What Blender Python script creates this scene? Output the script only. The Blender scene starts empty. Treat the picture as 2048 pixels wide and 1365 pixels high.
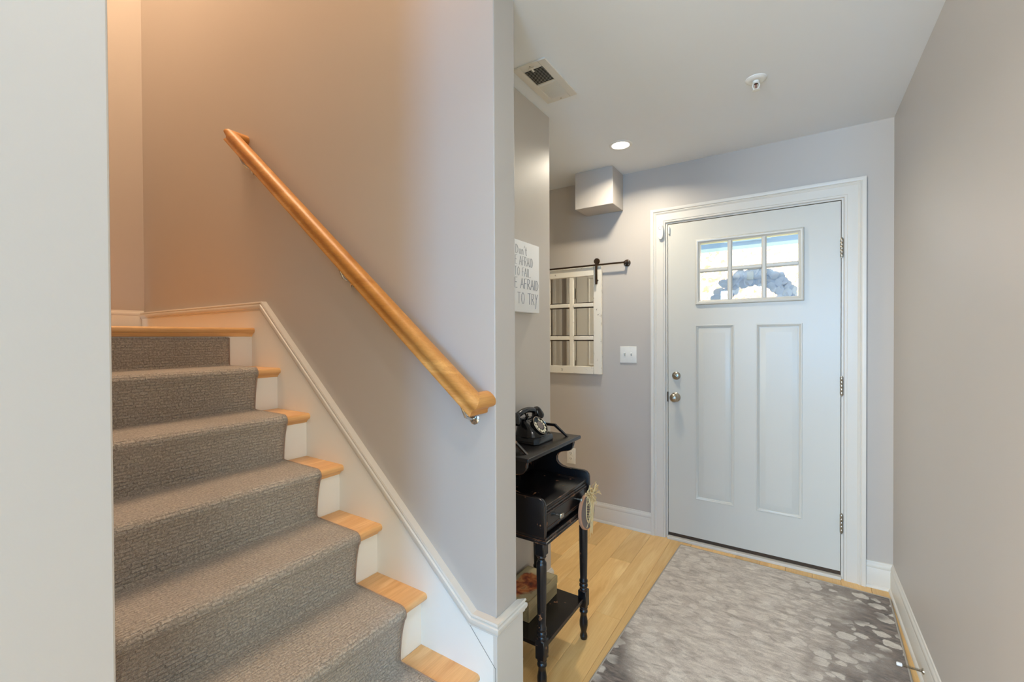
import bpy, bmesh, math, random
from mathutils import Vector, Matrix, Euler
R = math.radians
random.seed(7)
S = bpy.context.scene
C = S.collection

# ---------------------------------------------------------------- camera
cam = bpy.data.cameras.new('camera')
camo = bpy.data.objects.new('camera', cam)
C.objects.link(camo)
S.camera = camo
CAM = Vector((-0.412, -2.971, 1.3296))
YAW, PIT, ROL, FPX = 0.5796, -0.0089, -0.0048, 875.2
_fw = Vector((-math.sin(YAW) * math.cos(PIT), math.cos(YAW) * math.cos(PIT), math.sin(PIT)))
_rt = Vector((math.cos(YAW), math.sin(YAW), 0))
_up = _rt.cross(_fw)
_c, _s = math.cos(ROL), math.sin(ROL)
_r2, _u2 = _c * _rt + _s * _up, -_s * _rt + _c * _up
_m = Matrix((_r2, _u2, -_fw)).transposed().to_4x4()
_m.translation = CAM
camo.matrix_world = _m
cam.sensor_width = 36
cam.lens = FPX / 2048 * 36
cam.clip_start = 0.02

# ---------------------------------------------------------------- view and world
S.view_settings.view_transform = 'Standard'
S.view_settings.look = 'None'
S.view_settings.gamma = 1
S.view_settings.use_curve_mapping = False
S.view_settings.exposure = 0.18
S.cycles.use_denoising = True
S.cycles.max_bounces = 10
S.cycles.diffuse_bounces = 6
S.cycles.sample_clamp_indirect = 6
W = bpy.data.worlds.new('sky')
S.world = W
W.use_nodes = True
_bg = W.node_tree.nodes['Background']


def area_light(name, loc, target, sx, sy, power, color, spread=180):
    l = bpy.data.lights.new(name, 'AREA')
    l.shape = 'RECTANGLE'
    l.size, l.size_y = sx, sy
    l.energy = power
    l.color = color
    l.spread = R(spread)
    o = bpy.data.objects.new(name, l)
    C.objects.link(o)
    o.location = loc
    o.rotation_euler = (Vector(target) - Vector(loc)).to_track_quat('-Z', 'Y').to_euler()
    return o


# strength and colour of every light
LT = {
    'win': (108, (0.14, 0.50, 1.0)),
    'fill_back': (225, (0.80, 0.91, 1.0)),
    'fill_side': (42, (0.88, 1.0, 0.96)),
    'land': (4, (1.0, 0.60, 0.34)),
    'hall': (70, (1.0, 0.73, 0.50)),
    'lampa': (8.8, (1.0, 0.90, 0.73)),
    'lampb': (4.2, (1.0, 0.94, 0.87)),
    'fill_ceiling': (8.0, (0.85, 0.93, 1.0)),
    'world': (5.5, (0.93, 0.96, 1.0)),
}
_bg.inputs[0].default_value = (*LT['world'][1], 1)
_bg.inputs[1].default_value = LT['world'][0]
# daylight of the window behind the camera, then two added fill lights
area_light('window_and_fill', (0.06, -6.3, 1.45), (0.06, 0, 1.45), 0.85, 1.5, *LT['win'])
area_light('window_and_fill', (-2.2, -6.3, 1.5), (-1.2, 0, 1.2), 1.4, 1.4, *LT['fill_back'])  # added fill from the back left, no known window
area_light('window_and_fill', (2.4, -5.0, 1.5), (-1.2, -4.6, 1.2), 1.4, 1.5, *LT['fill_side'])  # added side fill, mostly for the stair risers
# warm ceiling lamp of the upper landing, light of the upper hall
area_light('landing_lamp', (-3.2, -2.35, 4.85), (-3.2, -2.35, 0), 0.4, 0.4, *LT['land'])
area_light('upper_hall_light', (-2.9, -2.3, 4.95), (-2.9, -2.3, 0), 1.9, 0.8, *LT['hall'])
# sun on the trees beyond the porch
_sun = bpy.data.lights.new('sun', 'SUN')
_sun.energy = 7
_sun.angle = R(0.6)
_sun.color = (1.0, 0.93, 0.82)
_suno = bpy.data.objects.new('sun', _sun)
C.objects.link(_suno)
_suno.rotation_euler = Vector((-0.8, -0.05, -0.75)).to_track_quat('-Z', 'Y').to_euler()


# ---------------------------------------------------------------- materials
def lin(c):
    return tuple(((v / 255) / 12.92 if v / 255 <= 0.04045 else ((v / 255 + 0.055) / 1.055) ** 2.4) for v in c)


class NT:
    def __init__(self, name):
        self.m = bpy.data.materials.new(name)
        self.m.use_nodes = True
        self.t = self.m.node_tree
        self.n = self.t.nodes
        self.b = self.n['Principled BSDF']

    def add(self, typ, **kw):
        nd = self.n.new(typ)
        for k, v in kw.items():
            if k.startswith('i_'):
                k = k[2:]
                k = int(k) if k.isdigit() else k
                nd.inputs[k].default_value = v
            else:
                setattr(nd, k, v)
        return nd

    def ln(self, a, ao, b, bi):
        self.t.links.new(a.outputs[ao], b.inputs[bi])

    def mix(self, fac, c1, c2, mode='MIX'):
        nd = self.n.new('ShaderNodeMix')
        nd.data_type = 'RGBA'
        nd.blend_type = mode
        for sock, v in ((0, fac), (6, c1), (7, c2)):
            if isinstance(v, tuple) and len(v) == 2 and hasattr(v[0], 'outputs'):
                self.t.links.new(v[0].outputs[v[1]], nd.inputs[sock])
            elif sock == 0:
                nd.inputs[0].default_value = v
            else:
                nd.inputs[sock].default_value = (*v[:3], 1)
        return (nd, 2)

    def ramp(self, src, stops):
        nd = self.n.new('ShaderNodeValToRGB')
        e = nd.color_ramp.elements
        while len(e) < len(stops):
            e.new(0.5)
        for k, (p, c) in enumerate(stops):
            e[k].position = p
            e[k].color = (*c[:3], 1) if isinstance(c, tuple) else (c, c, c, 1)
        self.t.links.new(src[0].outputs[src[1]], nd.inputs[0])
        return (nd, 0)

    def coord(self, kind='Object', scale=(1, 1, 1), rot=(0, 0, 0), loc=(0, 0, 0)):
        tc = self.n.new('ShaderNodeTexCoord')
        mp = self.n.new('ShaderNodeMapping')
        mp.inputs['Scale'].default_value = scale
        mp.inputs['Rotation'].default_value = rot
        mp.inputs['Location'].default_value = loc
        self.t.links.new(tc.outputs[kind], mp.inputs[0])
        return (mp, 0)

    def noise(self, co, scale, detail=3, rough=0.5, dist=0.0):
        nd = self.add('ShaderNodeTexNoise', i_Scale=scale, i_Detail=detail, i_Roughness=rough, i_Distortion=dist)
        self.t.links.new(co[0].outputs[co[1]], nd.inputs['Vector'])
        return (nd, 0)

    def math(self, op, a, b=0.0, clamp=False):
        nd = self.n.new('ShaderNodeMath')
        nd.operation = op
        nd.use_clamp = clamp
        for k, v in ((0, a), (1, b)):
            if isinstance(v, tuple):
                self.t.links.new(v[0].outputs[v[1]], nd.inputs[k])
            else:
                nd.inputs[k].default_value = v
        return (nd, 0)

    def color(self, src):
        self.t.links.new(src[0].outputs[src[1]], self.b.inputs['Base Color'])

    def bump(self, src, strength=0.2, dist=0.01):
        nd = self.add('ShaderNodeBump', i_Strength=strength, i_Distance=dist)
        self.t.links.new(src[0].outputs[src[1]], nd.inputs['Height'])
        self.t.links.new(nd.outputs[0], self.b.inputs['Normal'])


def paint(name, c, rough=0.5, var=0.03, bump=0.03, spec=0.5):
    t = NT(name)
    c = lin(c)
    co = t.coord()
    n = t.noise(co, 3.0, 4)
    t.color(t.mix(n, tuple(v * (1 - var) for v in c), tuple(min(1, v * (1 + var)) for v in c)))
    t.b.inputs['Roughness'].default_value = rough
    t.b.inputs['Specular IOR Level'].default_value = spec
    if bump:
        t.bump(t.noise(co, 260, 2), bump, 0.002)
    return t.m


def plain(name, c, rough=0.5, metal=0.0, spec=0.5):
    t = NT(name)
    c = lin(c)
    n = t.noise(t.coord(), 30, 3)
    t.color(t.mix(n, tuple(v * 0.93 for v in c), tuple(min(1, v * 1.05) for v in c)))
    t.b.inputs['Roughness'].default_value = rough
    t.b.inputs['Metallic'].default_value = metal
    t.b.inputs['Specular IOR Level'].default_value = spec
    return t.m


def wood(name, light, mid, dark, axis, rough=0.35, ring=1.0, rnd=0.25, bump=0.05):
    """grain that runs along one object axis"""
    t = NT(name)
    oi = t.add('ShaderNodeObjectInfo')
    tc = t.add('ShaderNodeTexCoord')
    rv = t.add('ShaderNodeVectorMath', operation='SCALE')
    rv.inputs[0].default_value = (7.3, 3.1, 5.7)
    t.ln(oi, 'Random', rv, 'Scale')
    ad = t.add('ShaderNodeVectorMath', operation='ADD')
    t.ln(tc, 'Object', ad, 0)
    t.ln(rv, 0, ad, 1)

    def mp(long, cross):
        nd = t.n.new('ShaderNodeMapping')
        sc = [cross, cross, cross]
        sc[axis] = long
        nd.inputs['Scale'].default_value = sc
        t.ln(ad, 0, nd, 0)
        return (nd, 0)
    big = t.noise(mp(0.9 * ring, 5.5 * ring), 1.6, 4, 0.55, 0.6)
    # cathedral rings: bands of the big noise
    m = t.math('MULTIPLY', big, 26.0)
    s = t.math('SINE', m)
    rings = t.math('MULTIPLY_ADD', s, 0.5)
    rings[0].inputs[2].default_value = 0.5
    fine = t.noise(mp(6, 190), 1.0, 5, 0.65)
    base = t.ramp(big, [(0.25, lin(dark)), (0.45, lin(mid)), (0.7, lin(light))])
    f1 = t.math('MULTIPLY', rings, 0.38)
    c1 = t.mix(f1, base, lin(dark))
    ff = t.ramp(fine, [(0.42, 0.0), (0.62, 0.35)])
    c2 = t.mix(ff, c1, lin(dark))
    hs = t.add('ShaderNodeHueSaturation')
    vv = t.add('ShaderNodeMapRange', i_3=1 - rnd, i_4=1 + rnd * 0.6)
    t.ln(oi, 'Random', vv, 0)
    t.ln(vv, 0, hs, 'Value')
    t.ln(c2[0], c2[1], hs, 'Color')
    t.color((hs, 0))
    t.b.inputs['Roughness'].default_value = rough
    if bump:
        t.bump(fine, bump, 0.002)
    return t.m


def worn(name, c, edge, amount=0.62, rough=0.4, scale=22):
    """paint rubbed through in specks, mostly on the edges"""
    t = NT(name)
    c, edge = lin(c), lin(edge)
    geo = t.add('ShaderNodeNewGeometry')
    co = t.coord()
    n = t.noise(co, scale, 6, 0.7)
    bv = t.add('ShaderNodeBevel', i_Radius=0.004)
    dt = t.add('ShaderNodeVectorMath', operation='DOT_PRODUCT')
    t.ln(bv, 0, dt, 0)
    t.ln(geo, 'Normal', dt, 1)
    e = t.math('SUBTRACT', 1.0, (dt, 'Value'))
    e = t.math('MULTIPLY', e, 1.6, True)
    s = t.math('ADD', t.math('MULTIPLY', e, 0.42), n)
    f = t.ramp(s, [(amount, 0.0), (amount + 0.05, 1.0)])
    t.color(t.mix(f, c, edge))
    t.b.inputs['Roughness'].default_value = rough
    return t.m


M = {}
M['wall'] = paint('wall_paint', (190, 182, 173), 0.46, 0.012, 0.04)
M['ceiling'] = paint('ceiling_paint', (228, 231, 234), 0.8, 0.01, 0.03)
M['trim'] = paint('trim_paint', (216, 210, 199), 0.35, 0.01, 0.0)
M['door'] = paint('door_paint', (208, 204, 193), 0.33, 0.01, 0.02)
M['stair_white'] = paint('stair_paint', (244, 241, 232), 0.4, 0.015, 0.0)
M['plastic'] = plain('white_plastic', (228, 226, 219), 0.35)
M['dark_gap'] = plain('dark_gap', (22, 18, 16), 0.9)
M['sweep'] = plain('door_sweep_brown', (70, 52, 36), 0.7)
M['nickel'] = plain('satin_nickel', (176, 168, 154), 0.28, 1.0)
M['chrome'] = plain('chrome', (200, 200, 198), 0.15, 1.0)
M['bronze'] = plain('dark_bronze', (66, 50, 36), 0.45, 0.7)
M['floor'] = wood('floor_oak', (250, 214, 150), (244, 202, 134), (222, 170, 102), 1, 0.34, 0.8, 0.14, 0.02)
M['tread'] = wood('tread_oak', (244, 202, 146), (236, 188, 128), (206, 150, 92), 1, 0.33, 1.3, 0.08, 0.03)
M['rail'] = wood('rail_oak', (218, 160, 88), (206, 146, 74), (170, 108, 44), 0, 0.42, 1.0, 0.02, 0.03)
M['black'] = worn('black_worn_paint', (22, 19, 19), (150, 104, 72), 0.635, 0.26)
M['bakelite'] = plain('black_bakelite', (14, 13, 14), 0.16)
M['cream'] = plain('cream_enamel', (214, 204, 176), 0.4)
M['mirror_frame'] = worn('chipped_cream_paint', (236, 228, 212), (92, 66, 44), 0.63, 0.55, 24)
M['raffia'] = plain('raffia', (214, 188, 138), 0.7)
M['boxwood'] = wood('box_wood', (188, 172, 134), (172, 154, 114), (134, 114, 80), 1, 0.6, 1.2, 0.05)
M['slate'] = plain('slate_grey_wood', (116, 104, 98), 0.7)
M['barkwood'] = plain('pale_edge_wood', (176, 130, 100), 0.7)
M['ink_grey'] = plain('grey_ink', (120, 124, 134), 0.8)
M['ink_blue'] = plain('blue_grey_ink', (96, 106, 128), 0.8)
M['canvas'] = paint('white_canvas', (232, 232, 232), 0.7, 0.01, 0.08)
M['porch'] = paint('porch_paint', (140, 170, 200), 0.6, 0.02, 0.0)
M['bark'] = plain('bark', (236, 222, 204), 0.9)


def m_glass():
    t = NT('clear_glass')
    out = t.n['Material Output']
    tr = t.add('ShaderNodeBsdfTransparent')
    gl = t.add('ShaderNodeBsdfGlossy', i_Roughness=0.02)
    fr = t.add('ShaderNodeFresnel', i_IOR=1.5)
    mx = t.add('ShaderNodeMixShader')
    n = t.noise(t.coord(), 4, 2)
    t.t.links.new(t.mix(n, (0.95, 0.96, 0.96), (0.97, 0.98, 0.98))[0].outputs[2], tr.inputs[0])
    t.ln(fr, 0, mx, 0)
    t.ln(tr, 0, mx, 1)
    t.ln(gl, 0, mx, 2)
    t.ln(mx, 0, out, 0)
    return t.m


def m_mirror():
    t = NT('mirror_glass')
    n = t.noise(t.coord(), 6, 2)
    t.color(t.mix(n, (0.93, 0.92, 0.88), (0.95, 0.94, 0.90)))
    t.b.inputs['Metallic'].default_value = 1
    t.b.inputs['Roughness'].default_value = 0.02
    return t.m


def m_lamp():
    t = NT('lamp_lens')
    n = t.noise(t.coord(), 5, 1)
    t.t.links.new(t.mix(n, (1.0, 0.95, 0.87), (1.0, 0.96, 0.89))[0].outputs[2], t.b.inputs['Emission Color'])
    t.b.inputs['Emission Strength'].default_value = 5
    t.b.inputs['Base Color'].default_value = (0.9, 0.88, 0.84, 1)
    return t.m


def m_carpet():
    t = NT('runner_carpet')
    uv = t.coord('UV')
    big = t.noise(uv, 5, 4, 0.6)
    fuzz = t.noise(uv, 420, 2, 0.7)
    fz2 = t.noise(uv, 150, 3, 0.7)
    br = t.add('ShaderNodeTexBrick', i_Scale=1.0)
    br.offset = 0.42
    br.offset_frequency = 2
    br.squash = 0.8
    br.squash_frequency = 3
    br.inputs['Color1'].default_value = (1, 1, 1, 1)
    br.inputs['Color2'].default_value = (0.15, 0.15, 0.15, 1)
    br.inputs['Mortar'].default_value = (0, 0, 0, 1)
    br.inputs['Mortar Size'].default_value = 0.0030
    br.inputs['Mortar Smooth'].default_value = 0.8
    br.inputs['Brick Width'].default_value = 0.036
    br.inputs['Row Height'].default_value = 0.0115
    # jitter the weave
    wob = t.add('ShaderNodeMix', data_type='VECTOR')
    jn = t.add('ShaderNodeTexNoise', i_Scale=70.0, i_Detail=2.0)
    t.ln(uv[0], 0, jn, 'Vector')
    wob.inputs[0].default_value = 0.008
    t.ln(uv[0], 0, wob, 4)
    t.ln(jn, 'Color', wob, 5)
    t.ln(wob, 1, br, 'Vector')
    weave = t.math('MULTIPLY', (br, 0), t.ramp(t.noise(uv, 38, 2), [(0.3, 0.55), (0.6, 1.0)]))
    c = t.ramp(big, [(0.32, lin(RUN_D)), (0.52, lin(RUN_M)), (0.72, lin(RUN_L))])
    f = t.math('MULTIPLY', t.math('SUBTRACT', 1.0, weave), 0.62)
    c = t.mix(f, c, lin(RUN_X))
    ff = t.ramp(fuzz, [(0.38, 0.0), (0.68, 0.8)])
    c = t.mix(ff, c, lin(RUN_X))
    ff2 = t.ramp(fz2, [(0.46, 0.0), (0.66, 0.7)])
    c = t.mix(ff2, c, lin(RUN_L))
    t.color(c)
    t.b.inputs['Roughness'].default_value = 0.95
    t.b.inputs['Specular IOR Level'].default_value = 0.1
    t.b.inputs['Sheen Weight'].default_value = 0.35
    t.b.inputs['Sheen Roughness'].default_value = 0.5
    h = t.math('ADD', t.math('MULTIPLY', weave, 0.9), t.math('MULTIPLY', fuzz, 0.5))
    h = t.math('ADD', h, t.math('MULTIPLY', fz2, 0.4))
    t.bump(h, 0.9, 0.006)
    return t.m


RUN_D, RUN_M, RUN_L, RUN_X = (192, 182, 167), (208, 198, 183), (224, 214, 199), (134, 124, 112)
M['runner'] = m_carpet()
M['binding'] = plain('runner_binding', (158, 138, 124), 0.8)
M['glass'] = m_glass()
M['mirror'] = m_mirror()
M['lamp'] = m_lamp()


def m_rug():
    t = NT('rug_pile')
    co = t.coord()                       # rug object space: x 0..1 across, y along
    wob = t.add('ShaderNodeMix', data_type='VECTOR')
    jn = t.add('ShaderNodeTexNoise', i_Scale=22.0, i_Detail=3.0)
    t.ln(co[0], 0, jn, 'Vector')
    wob.inputs[0].default_value = 0.045
    mp2 = t.coord('Object', (1.0, 1.25, 1))
    t.ln(mp2[0], 0, wob, 4)
    t.ln(jn, 'Color', wob, 5)
    vo = t.add('ShaderNodeTexVoronoi', i_Scale=13.5, i_Randomness=0.8)
    vo.feature = 'F1'
    t.ln(wob, 1, vo, 'Vector')
    vr = t.add('ShaderNodeSeparateColor')
    t.ln(vo, 'Color', vr, 0)
    # pebble radius differs per cell, some cells are empty
    rad = t.math('MULTIPLY_ADD', (vr, 0), 0.22)
    rad[0].inputs[2].default_value = 0.30
    cob = t.ramp(t.math('SUBTRACT', rad, (vo, 0)), [(0.0, 0.0), (0.06, 1.0)])
    sm = t.noise(co, 4.5, 5, 0.65)
    patch = t.noise(co, 4.2, 3, 0.5)
    streak = t.noise(t.coord('Object', (16, 60, 1), (0, 0, 0.45)), 1.0, 5, 0.7)
    fine = t.noise(co, 260, 2, 0.6)
    sx = t.add('ShaderNodeSeparateXYZ')
    t.ln(co[0], 0, sx, 0)
    # dark fields of the design: right side and the near left corner
    rx = t.ramp((sx, 0), [(0.45, 0.0), (1.0, 1.0)])
    ny = t.math('MULTIPLY', (sx, 1), -1.0)
    nl = t.math('SUBTRACT', ny, t.math('MULTIPLY', (sx, 0), 1.9))
    lf = t.ramp(t.math('SUBTRACT', nl, 0.35), [(0.40, 0.0), (0.85, 1.0)])
    d = t.math('MAXIMUM', t.math('MULTIPLY', rx, 0.8), lf)
    d = t.math('ADD', t.math('MULTIPLY', d, 0.62), t.math('MULTIPLY', sm, 0.55))
    d = t.math('ADD', d, t.math('MULTIPLY', streak, 0.30))
    dark = t.ramp(d, [(0.56, 0.0), (0.86, 1.0)])
    lightc = t.mix(t.ramp(streak, [(0.38, 0.0), (0.62, 1.0)]), lin(RUG_L), lin(RUG_M))
    lightc = t.mix(t.math('MULTIPLY', t.ramp(sm, [(0.45, 0.0), (0.7, 1.0)]), 0.6), lightc, lin(RUG_M))
    mott = t.noise(t.coord('Object', (11, 24, 1), (0, 0, 0.3)), 1.0, 7, 0.74, 0.8)
    lightc = t.mix(t.ramp(mott, [(0.45, 0.0), (0.66, 0.72)]), lightc, lin(RUG_D2))
    darkc = t.mix(t.ramp(streak, [(0.4, 0.0), (0.65, 1.0)]), lin(RUG_D), lin(RUG_D2))
    base = t.mix(dark, lightc, darkc)
    stone = t.math('MULTIPLY', cob, t.ramp(patch, [(0.42, 0.0), (0.54, 0.95)]))
    stone = t.math('MULTIPLY', stone, t.ramp(streak, [(0.30, 1.0), (0.75, 0.45)]))
    stone = t.math('MULTIPLY', stone, t.math('ADD', t.math('MULTIPLY', dark, 0.40), 0.58))
    c = t.mix(stone, base, lin(RUG_S))
    c = t.mix(t.ramp(fine, [(0.4, 0.0), (0.8, 0.30)]), c, lin(RUG_D))
    t.color(c)
    t.b.inputs['Roughness'].default_value = 0.9
    t.b.inputs['Specular IOR Level'].default_value = 0.15
    t.b.inputs['Sheen Weight'].default_value = 0.15
    t.bump(t.math('ADD', fine, t.math('MULTIPLY', stone, 0.6)), 0.5, 0.003)
    return t.m


RUG_L, RUG_M, RUG_D, RUG_D2, RUG_S = (228, 217, 202), (200, 187, 172), (100, 92, 86), (150, 136, 124), (238, 229, 215)
M['rug'] = m_rug()
M['rug_edge'] = plain('rug_binding', (168, 160, 148), 0.8)


def m_picture():
    t = NT('printed_picture')
    co = t.coord('Object', (1, 1, 1))
    n = t.noise(co, 14, 4, 0.6, 0.8)
    sx = t.add('ShaderNodeVectorMath', operation='LENGTH')
    mp = t.coord('Object', (11.5, 7.0, 1))
    t.ln(mp[0], 0, sx, 0)
    edge = t.math('ADD', (sx, 'Value'), t.math('MULTIPLY', n, 0.9))
    mask = t.ramp(edge, [(1.02, 1.0), (1.16, 0.0)])
    mask = t.ramp(t.math('MULTIPLY', edge, 0.5), [(0.52, 1.0), (0.58, 0.0)])
    blob = t.ramp(t.noise(co, 20, 3, 0.5, 0.5), [(0.30, lin((52, 30, 22))), (0.42, lin((150, 62, 30))), (0.52, lin((204, 112, 56))),
                                                 (0.62, lin((226, 158, 96))), (0.72, lin((150, 70, 50)))])
    t.color(t.mix(mask, lin((182, 166, 128)), blob))
    t.b.inputs['Roughness'].default_value = 0.5
    return t.m


M['picture'] = m_picture()


def m_leaf(name, c1, c2):
    t = NT(name)
    oi = t.add('ShaderNodeObjectInfo')
    n = t.noise(t.coord(), 3, 3)
    f = t.math('ADD', t.math('MULTIPLY', (oi, 'Random'), 0.5), t.math('MULTIPLY', n, 0.5))
    t.color(t.mix(f, lin(c1), lin(c2)))
    t.b.inputs['Roughness'].default_value = 0.6
    return t.m


M['wreath'] = m_leaf('wreath_leaf', (196, 204, 220), (226, 232, 242))
M['autumn'] = m_leaf('autumn_leaf', (252, 208, 164), (255, 232, 206))


# ---------------------------------------------------------------- mesh helpers
class B:
    """collects shapes into one mesh"""

    def __init__(self):
        self.bm = bmesh.new()
        self.uv = None

    def box(self, x0, x1, y0, y1, z0, z1, bev=0.0, seg=1):
        bm = self.bm
        vs = [bm.verts.new((x, y, z)) for x in (x0, x1) for y in (y0, y1) for z in (z0, z1)]
        fs = [(0, 1, 3, 2), (4, 6, 7, 5), (0, 4, 5, 1), (2, 3, 7, 6), (0, 2, 6, 4), (1, 5, 7, 3)]
        fl = [bm.faces.new([vs[i] for i in f]) for f in fs]
        if bev:
            ed = list({e for f in fl for e in f.edges})
            bmesh.ops.bevel(bm, geom=ed, offset=bev, segments=seg, profile=0.5, affect='EDGES')
        return self

    def prism(self, pts, axis, a0, a1, bev=0.0, seg=1):
        """2D polygon (in the other two axes, in order) extruded along axis"""
        bm = self.bm

        def mk(p, a):
            v = list(p)
            v.insert(axis, a)
            return bm.verts.new(v)
        A = [mk(p, a0) for p in pts]
        Z = [mk(p, a1) for p in pts]
        n = len(pts)
        fl = [bm.faces.new(A), bm.faces.new(Z[::-1])]
        for i in range(n):
            j = (i + 1) % n
            fl.append(bm.faces.new((A[j], A[i], Z[i], Z[j])))
        if bev:
            ed = [e for e in set(fl[0].edges) | set(fl[1].edges)]
            bmesh.ops.bevel(bm, geom=ed, offset=bev, segments=seg, profile=0.5, affect='EDGES')
        return self

    def lathe(self, prof, seg=24, mat=None, cap=True):
        """(r, z) profile about local z"""
        bm = self.bm
        mat = mat or Matrix()
        rings = []
        for r, z in prof:
            rings.append([bm.verts.new(mat @ Vector((r * math.cos(2 * math.pi * k / seg), r * math.sin(2 * math.pi * k / seg), z))) for k in range(seg)])
        for a, b in zip(rings, rings[1:]):
            for k in range(seg):
                j = (k + 1) % seg
                bm.faces.new((a[k], a[j], b[j], b[k]))
        if cap:
            bm.faces.new(rings[0][::-1])
            bm.faces.new(rings[-1])
        return self

    def tube(self, pts, r, seg=8, r2=None, flat=1.0):
        bm = self.bm
        pts = [Vector(p) for p in pts]
        rings = []
        ref = None
        for i, p in enumerate(pts):
            d = (pts[min(i + 1, len(pts) - 1)] - pts[max(i - 1, 0)]).normalized()
            if ref is None:
                ref = Vector((0, 0, 1)) if abs(d.z) < 0.9 else Vector((1, 0, 0))
            u = d.cross(ref).normalized()
            v = u.cross(d).normalized()
            ref = v
            rr = r if r2 is None else r + (r2 - r) * i / (len(pts) - 1)
            rings.append([bm.verts.new(p + u * rr * math.cos(2 * math.pi * k / seg) + v * rr * flat * math.sin(2 * math.pi * k / seg)) for k in range(seg)])
        for a, b in zip(rings, rings[1:]):
            for k in range(seg):
                j = (k + 1) % seg
                bm.faces.new((a[k], a[j], b[j], b[k]))
        bm.faces.new(rings[0][::-1])
        bm.faces.new(rings[-1])
        return self

    def sweep(self, prof, path, normal, s0=(0, 0), s1=(0, 0)):
        """closed profile (u out along normal, v sideways) along a planar path with mitres;
        s0, s1: how far the ends shift along the path per unit of u and of v"""
        bm = self.bm
        N = Vector(normal)
        path = [Vector(p) for p in path]
        dirs = [(b - a).normalized() for a, b in zip(path, path[1:])]
        rings = []
        for i, p in enumerate(path):
            if i == 0:
                d, sh = dirs[0], s0
            elif i == len(path) - 1:
                d, sh = dirs[-1], s1
            else:
                d, sh = None, None
            ring = []
            for u, v in prof:
                if d is not None:
                    side = N.cross(d)
                    q = p + N * u + side * v + d * (sh[0] * u + sh[1] * v)
                else:
                    sa, sb = N.cross(dirs[i - 1]), N.cross(dirs[i])
                    mm = (sa + sb).normalized()
                    q = p + N * u + mm * (v / max(0.2, mm.dot(sa)))
                ring.append(bm.verts.new(q))
            rings.append(ring)
        n = len(prof)
        for a, b in zip(rings, rings[1:]):
            for k in range(n):
                j = (k + 1) % n
                bm.faces.new((a[k], a[j], b[j], b[k]))
        bm.faces.new(rings[0][::-1])
        bm.faces.new(rings[-1])
        return self

    def make(self, name, mat, parent=None, smooth=35, origin=None):
        bm = self.bm
        bmesh.ops.recalc_face_normals(bm, faces=bm.faces)
        if origin is not None:
            bmesh.ops.translate(bm, verts=bm.verts, vec=-Vector(origin))
        me = bpy.data.meshes.new(name)
        bm.to_mesh(me)
        bm.free()
        if smooth:
            for p in me.polygons:
                p.use_smooth = True
            me.set_sharp_from_angle(angle=R(smooth))
        me.materials.append(mat)
        o = bpy.data.objects.new(name, me)
        C.objects.link(o)
        if origin is not None:
            o.location = origin
        if parent is not None:
            o.parent = parent
            # parents are built at their place: keep world coordinates
            o.matrix_parent_inverse = PM[parent].inverted() if parent in PM else Matrix()
        PM[o] = (PM[parent] @ PM[parent].inverted() if False else Matrix.Translation(origin) if origin is not None else Matrix())
        return o


PM = {}


def thing(name, label, cat, loc, group=None):
    o = bpy.data.objects.new(name, None)
    o.empty_display_size = 0.05
    C.objects.link(o)
    o.location = loc
    PM[o] = Matrix.Translation(loc)
    tag(o, label, cat, group)
    return o


def tag(o, label, cat, group=None):
    o['label'] = label
    o['category'] = cat
    if group:
        o['group'] = group
    return o


def struct(o, label=None):
    o['kind'] = 'structure'
    if label:
        o['label'] = label
    return o


def place(loc=(0, 0, 0), z=(0, 0, 1), x=None):
    """matrix whose local z points along z"""
    zz = Vector(z).normalized()
    xx = Vector(x) if x else (Vector((0, 0, 1)) if abs(zz.z) < 0.9 else Vector((1, 0, 0)))
    yy = zz.cross(xx).normalized()
    xx = yy.cross(zz).normalized()
    m = Matrix((xx, yy, zz)).transposed().to_4x4()
    m.translation = Vector(loc)
    return m


# ================================================================ SETTING
HC = 2.452                 # ceiling height
XE = -1.208                # end face of the stair wall
YS, YB = -1.8515, -1.734   # stair face and back face of the stair wall
XH, YH = -1.479, -0.983    # hall wall face and its corner
YL = -2.767                # stair face of the near stair wall
XL = -4.12                 # landing wall
TOP = 5.0
DX0, DX1, DZ0, DZ1 = -1.1295, -0.2195, 0.039, 2.062   # door slab

b = B()
b.box(-2.9, DX0 - 0.012, 0, 0.14, -0.02, HC).box(DX1 + 0.012, 0.12, 0, 0.14, -0.02, HC).box(DX0 - 0.012, DX1 + 0.012, 0, 0.14, DZ1 + 0.012, HC)
struct(b.make('wall_front', M['wall'], smooth=0))
struct(B().box(0, 0.12, -2.12, 0, -0.02, HC).make('wall_right', M['wall'], smooth=0))
struct(B().box(XL - 0.1, XE, YS, YB, -0.02, TOP, 0.003, 2).make('wall_stair', M['wall'], smooth=0))
struct(B().box(-2.9, XH, YB, YH, -0.02, HC, 0.003, 2).make('wall_hall', M['wall'], smooth=0))
struct(B().box(-3.0, -2.9, YH, 0, -0.02, HC).make('wall_hall_end', M['wall'], smooth=0))
struct(B().box(XL - 0.1, XL, YL - 0.1, YS, -0.02, TOP).make('wall_landing', M['wall'], smooth=0))
b = B()
b.box(XL - 0.1, XE, YL - 0.125, YL, -0.02, TOP, 0.003, 2)
struct(b.make('wall_left', M['wall'], smooth=0))
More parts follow.
